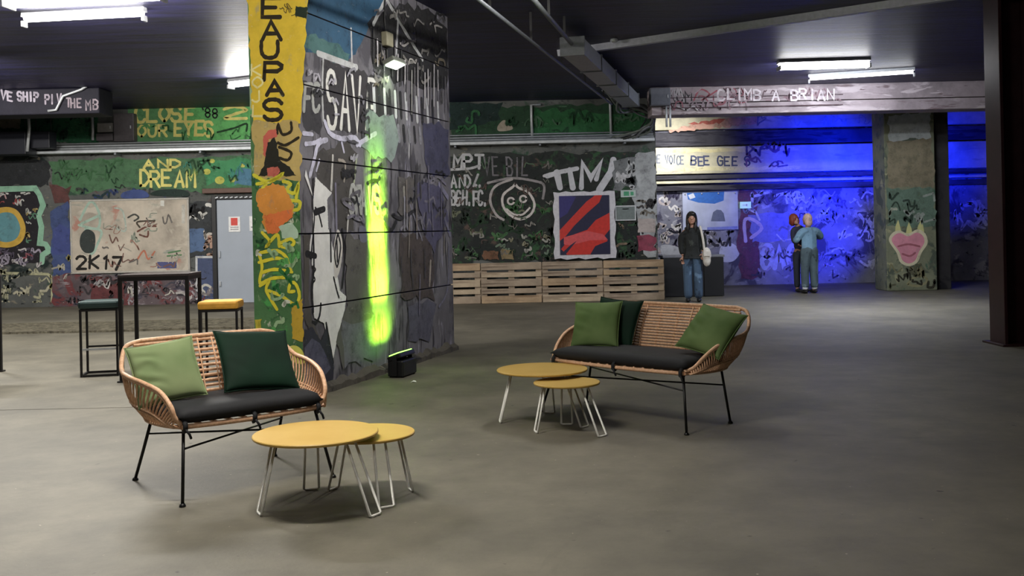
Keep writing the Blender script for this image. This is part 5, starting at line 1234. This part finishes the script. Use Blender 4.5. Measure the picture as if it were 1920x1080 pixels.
def person_one(loc, rz):
    o = empty('person', loc, rz, 'person in dark hooded coat and blue jeans with a pale shoulder bag', 'person')
    pel = (0, .0, .93, .13, .10)
    torso = [pel, (0, .0, 1.08, .115, .09), (0, .01, 1.24, .14, .095), (0, .01, 1.37, .12, .08), (0, 0, 1.455, .05, .05), (0, -.015, 1.52, .048, .048)]
    legL = [pel, (.085, 0, .86, .088), (.095, -.015, .50, .062), (.10, .01, .09, .040), (.105, -.06, .035, .034), (.11, -.14, .025, .026)]
    legR = [pel, (-.085, 0, .86, .088), (-.09, -.01, .50, .062), (-.085, .015, .09, .040), (-.095, -.05, .035, .034), (-.105, -.13, .025, .026)]
    armR = [(0, .01, 1.37, .12, .08), (-.165, .01, 1.35, .044), (-.205, .02, 1.10, .041), (-.185, -.03, .88, .027)]
    armL = [(0, .01, 1.37, .12, .08), (.165, .01, 1.35, .044), (.22, .03, 1.11, .041), (.20, -.08, .95, .027)]
    hm, HM = head_meshes((0, -.03, 1.605), 0, 0)
    hR = [skin_piece([c]) for c in hand_chain((-.185, -.03, .88), (.05, -.1, -1), -1)]; hL = [skin_piece([c]) for c in hand_chain((.20, -.08, .95), (-.1, -.35, -1), 1)]
    body = fuse([skin_piece([c_]) for c_ in (torso, legL, legR, armR, armL)] + hm + hR + hL, .0075, 3); mk('body', body, M_SKIN, o)
    coat = [skin_piece([[(0, 0, .84, .19, .135), (0, 0, .98, .175, .125), (0, .01, 1.22, .18, .125), (0, .01, 1.37, .15, .105), (0, .0, 1.455, .085, .085)],
            [(0, .01, 1.37, .15, .105), (-.18, .01, 1.355, .090), (-.215, .02, 1.10, .064), (-.19, -.03, .90, .052)], [(0, .01, 1.37, .15, .105), (.18, .01, 1.355, .090), (.232, .03, 1.11, .064), (.205, -.075, .975, .052)]], 1)]
    mk('coat', fuse(coat, .012, 3), mural('dark_coat_cloth', (38, 40, 40), [((62, 66, 62), 5, .58, (1, 1, 1)), ((24, 25, 26), 7, .6, (1, 1, 1))], 51, .2, .85), o)
    jean = [skin_piece([[(0, 0, .92, .165, .12), (.092, 0, .80, .112), (.10, -.012, .50, .094), (.105, -.01, .045, .092)], [(0, 0, .92, .165, .12), (-.092, 0, .80, .112), (-.096, -.008, .50, .094), (-.09, -.005, .045, .092)]])]
    mk('jeans', fuse(jean, .012, 3), mural('blue_denim', (72, 92, 116), [((104, 130, 158), 4, .58, (1, 1, .6)), ((46, 58, 76), 5, .6, (1, 1, .6))], 52, .1, .85), o)
    for sx in (.108, -.10):
        mk('shoe', fuse([ball((sx, -.06, .042), (.048, .135, .042))], .01, 2), plain('black_shoe', (24, 24, 26), .5), o)
    hair = [ball((0, .0, 1.635), (.095, .115, .115)), ball((0, .055, 1.52), (.10, .07, .19)), ball((.078, .0, 1.53), (.034, .065, .17)), ball((-.078, .0, 1.53), (.034, .065, .17)), ball((.07, -.045, 1.42), (.04, .05, .12)), ball((-.07, -.045, 1.42), (.04, .05, .12)), ball((0, -.05, 1.69), (.085, .07, .045))]
    mk('hair', fuse(hair, .01, 3), plain('black_hair', (20, 17, 17), .45, 0, .3, 30), o)
    hood = [skin_piece([[(-.10, .05, 1.42, .05), (0, .09, 1.40, .055), (.10, .05, 1.42, .05), (.12, -.03, 1.40, .04)], [(-.10, .05, 1.42, .05), (-.12, -.03, 1.40, .04)]])]
    mk('hood', fuse(hood, .012, 3), plain('grey_hood', (70, 74, 72), .85), o)
    for sx in (-.03, .03):
        me = ball((sx, -.108, 1.612), (.011, .008, .008)); mk('eye', me, plain('dark_eye', (22, 18, 18), .3), o)
    mk('mouth', ball((0, -.117, 1.545), (.022, .006, .005)), plain('lip', (130, 74, 70), .5), o)
    # shoulder bag: a thing of its own
    b = empty('shoulder_bag', loc, rz, 'pale cream bag hanging from the dark coated person shoulder', 'bag')
    M_BAG = plain('cream_canvas', (200, 194, 186), .8)
    mb = MB(); mb.tube(catmull([(.17, .13, .96), (.18, .13, 1.2), (.165, .085, 1.42), (.15, -.02, 1.455), (.168, -.11, 1.40), (.20, -.15, 1.2), (.225, -.15, .98)], 5), .022, 8, flat=.35); mb.build('strap', M_BAG, b)
    bg = fuse([ball((.265, -.13, .90), (.085, .07, .15), 24), ball((.265, -.13, .80), (.075, .06, .12), 24)], .012, 3); mk('pouch', bg, M_BAG, b)
    mb = MB(); mb.box((.265, -.205, .93), (.12, .012, .10), bev=.005); mb.build('flap', M_BAG, b)
    return o
def person_two(loc, rz):
    o = empty('person', loc, rz, 'person seen from behind in pale blue jacket and grey green jeans', 'person')
    pel = (0, 0, .92, .13, .10)
    torso = [pel, (0, 0, 1.06, .115, .09), (0, .01, 1.20, .14, .095), (0, .01, 1.32, .12, .08), (.02, 0, 1.40, .05), (.03, -.01, 1.46, .048)]
    legL = [pel, (.085, 0, .85, .088), (.095, -.015, .49, .062), (.10, .01, .09, .040), (.11, -.06, .035, .034), (.115, -.14, .025, .026)]
    legR = [pel, (-.085, 0, .85, .088), (-.09, -.01, .49, .062), (-.095, .015, .09, .040), (-.105, -.05, .035, .034), (-.115, -.13, .025, .026)]
    # facing -y locally (turned away by rz): arms raised forward, elbows out, hands to the chest
    armA = [(0, .01, 1.32, .12, .08), (-.17, .01, 1.31, .052), (-.34, -.06, 1.16, .041), (-.19, -.22, 1.20, .027)]
    armB = [(0, .01, 1.32, .12, .08), (.17, .01, 1.31, .052), (.26, -.06, 1.09, .041), (.16, -.24, 1.16, .027)]
    hm, HM = head_meshes((.03, -.02, 1.545), .3, 0)
    hA = [skin_piece([c]) for c in hand_chain((-.19, -.22, 1.20), (1, -.3, .1), -1)]; hB = [skin_piece([c]) for c in hand_chain((.16, -.24, 1.16), (-1, -.2, .2), 1)]
    mk('body', fuse([skin_piece([c_]) for c_ in (torso, legL, legR, armA, armB)] + hm + hA + hB, .0075, 3), M_SKIN, o)
    jk = [skin_piece([[(0, 0, .85, .20, .14), (0, 0, 1.0, .19, .135), (0, .01, 1.20, .19, .13), (0, .01, 1.32, .155, .11), (.015, 0, 1.40, .085, .085)],
          [(0, .01, 1.32, .155, .11), (-.18, .01, 1.30, .092), (-.35, -.06, 1.16, .072), (-.22, -.20, 1.195, .055)], [(0, .01, 1.32, .155, .11), (.18, .01, 1.30, .092), (.275, -.06, 1.09, .072), (.19, -.21, 1.15, .055)]])]
    mk('jacket', fuse(jk, .012, 3), mural('pale_denim_jacket', (128, 164, 190), [((156, 190, 210), 4, .58, (1, 1, 1)), ((98, 130, 158), 6, .62, (1, 1, 1))], 53, .15, .85), o)
    jn = [skin_piece([[(0, 0, .97, .17, .13), (.07, 0, .88, .15), (.092, 0, .79, .115), (.105, -.012, .49, .098), (.11, .005, .09, .085)], [(0, 0, .97, .17, .13), (-.07, 0, .88, .15), (-.092, 0, .79, .115), (-.10, -.008, .49, .098), (-.105, .01, .09, .085)]])]
    mk('jeans', fuse(jn, .012, 3), mural('grey_green_denim', (84, 100, 108), [((116, 134, 142), 4, .6, (1, 1, .6)), ((54, 64, 72), 5, .6, (1, 1, .6))], 54, .1, .85), o)
    for sx in (.112, -.11):
        sh = mk('shoe', fuse([ball((sx, -.055, .045), (.05, .14, .045))], .01, 2), plain('black_shoe', (24, 24, 26), .5), o)
        mb = MB(); mb.lathe([(.056, .0), (.058, .05)], (sx, .0, .085), 16); mb.build('sock', plain('white_sock', (206, 208, 216), .8), o)
    hair = [ball((.03, .015, 1.565), (.095, .105, .115)), ball((.03, .05, 1.49), (.085, .06, .10))]
    mk('hair', fuse(hair, .01, 3), plain('pale_blond_hair', (206, 172, 160), .5, 0, .25, 30), o)
    for sx in (-.03, .03):
        me = ball((sx, -.078, .007), (.011, .008, .008)); me.transform(HM); mk('eye', me, plain('dark_eye', (22, 18, 18), .3), o)
    return o
def person_three(loc, rz):
    o = empty('person', loc, rz, 'person with reddish brown hair mostly hidden behind the pale blue jacket', 'person')
    pel = (0, 0, .93, .125, .10)
    torso = [pel, (0, 0, 1.08, .11, .09), (-.01, 0, 1.24, .13, .09), (-.02, 0, 1.36, .11, .08), (-.05, -.005, 1.44, .05), (-.08, -.02, 1.48, .048)]
    lL = [pel, (.08, 0, .86, .086), (.085, -.01, .5, .06), (.085, .01, .09, .04), (.09, -.06, .035, .034), (.095, -.13, .025, .026)]
    lR = [pel, (-.08, 0, .86, .086), (-.08, -.01, .5, .06), (-.075, .01, .09, .04), (-.08, -.06, .035, .034), (-.085, -.13, .025, .026)]
    aA = [(-.02, 0, 1.36, .11, .08), (-.15, 0, 1.35, .05), (-.17, -.06, 1.10, .04), (-.08, -.17, 1.0, .026)]; aB = [(-.02, 0, 1.36, .11, .08), (.13, 0, 1.34, .05), (.16, -.05, 1.09, .04), (.08, -.17, .99, .026)]
    hm, HM = head_meshes((-.13, -.04, 1.555), .25, -.2)
    hA = [skin_piece([c]) for c in hand_chain((-.08, -.17, 1.0), (.9, -.2, -.2), -1)]; hB = [skin_piece([c]) for c in hand_chain((.08, -.17, .99), (-.9, -.2, -.2), 1)]
    mk('body', fuse([skin_piece([c_]) for c_ in (torso, lL, lR, aA, aB)] + hm + hA + hB, .0085, 3), M_SKIN, o)
    tp = [skin_piece([[(0, 0, .85, .16, .13), (0, 0, 1.08, .15, .115), (-.02, 0, 1.36, .13, .10), (-.05, 0, 1.43, .08)], [(-.02, 0, 1.36, .13, .10), (-.15, 0, 1.34, .066), (-.17, -.06, 1.10, .058), (-.09, -.155, 1.01, .048)], [(-.02, 0, 1.36, .13, .10), (.13, 0, 1.33, .066), (.16, -.05, 1.09, .058), (.09, -.155, 1.0, .048)]])]
    mk('jumper', fuse(tp, .012, 3), plain('dark_jumper', (44, 46, 66), .85), o)
    tr_ = [skin_piece([[(0, 0, .91, .15, .12), (.085, 0, .8, .10), (.09, -.01, .5, .08), (.09, .0, .08, .07)], [(0, 0, .91, .15, .12), (-.085, 0, .8, .10), (-.085, -.01, .5, .08), (-.08, .0, .08, .07)]])]
    mk('trousers', fuse(tr_, .012, 3), plain('dark_trousers', (40, 44, 58), .85), o)
    for sx in (.09, -.08): mk('shoe', fuse([ball((sx, -.055, .045), (.046, .13, .043))], .01, 2), plain('black_shoe', (24, 24, 26), .5), o)
    hr = [ball((-.005, .012, .022), (.094, .105, .108)), ball((-.02, .05, -.05), (.085, .06, .09)), ball((.07, .0, -.03), (.03, .06, .09)), ball((-.075, .0, -.03), (.035, .06, .09))]
    for m in hr: m.transform(HM)
    mk('hair', fuse(hr, .01, 3), plain('reddish_brown_hair', (132, 58, 44), .5, 0, .3, 30), o)
    for sx in (-.03, .03):
        me = ball((sx, -.078, .007), (.011, .008, .008)); me.transform(HM); mk('eye', me, plain('dark_eye', (22, 18, 18), .3), o)
    return o
g1 = ground(1300, 566); person_one((g1.x, g1.y, 0), math.radians(-8))
g2 = ground(1519, 550); person_two((g2.x, g2.y, 0), math.radians(195))
person_three((g2.x - .07, g2.y + .42, 0), math.radians(8))
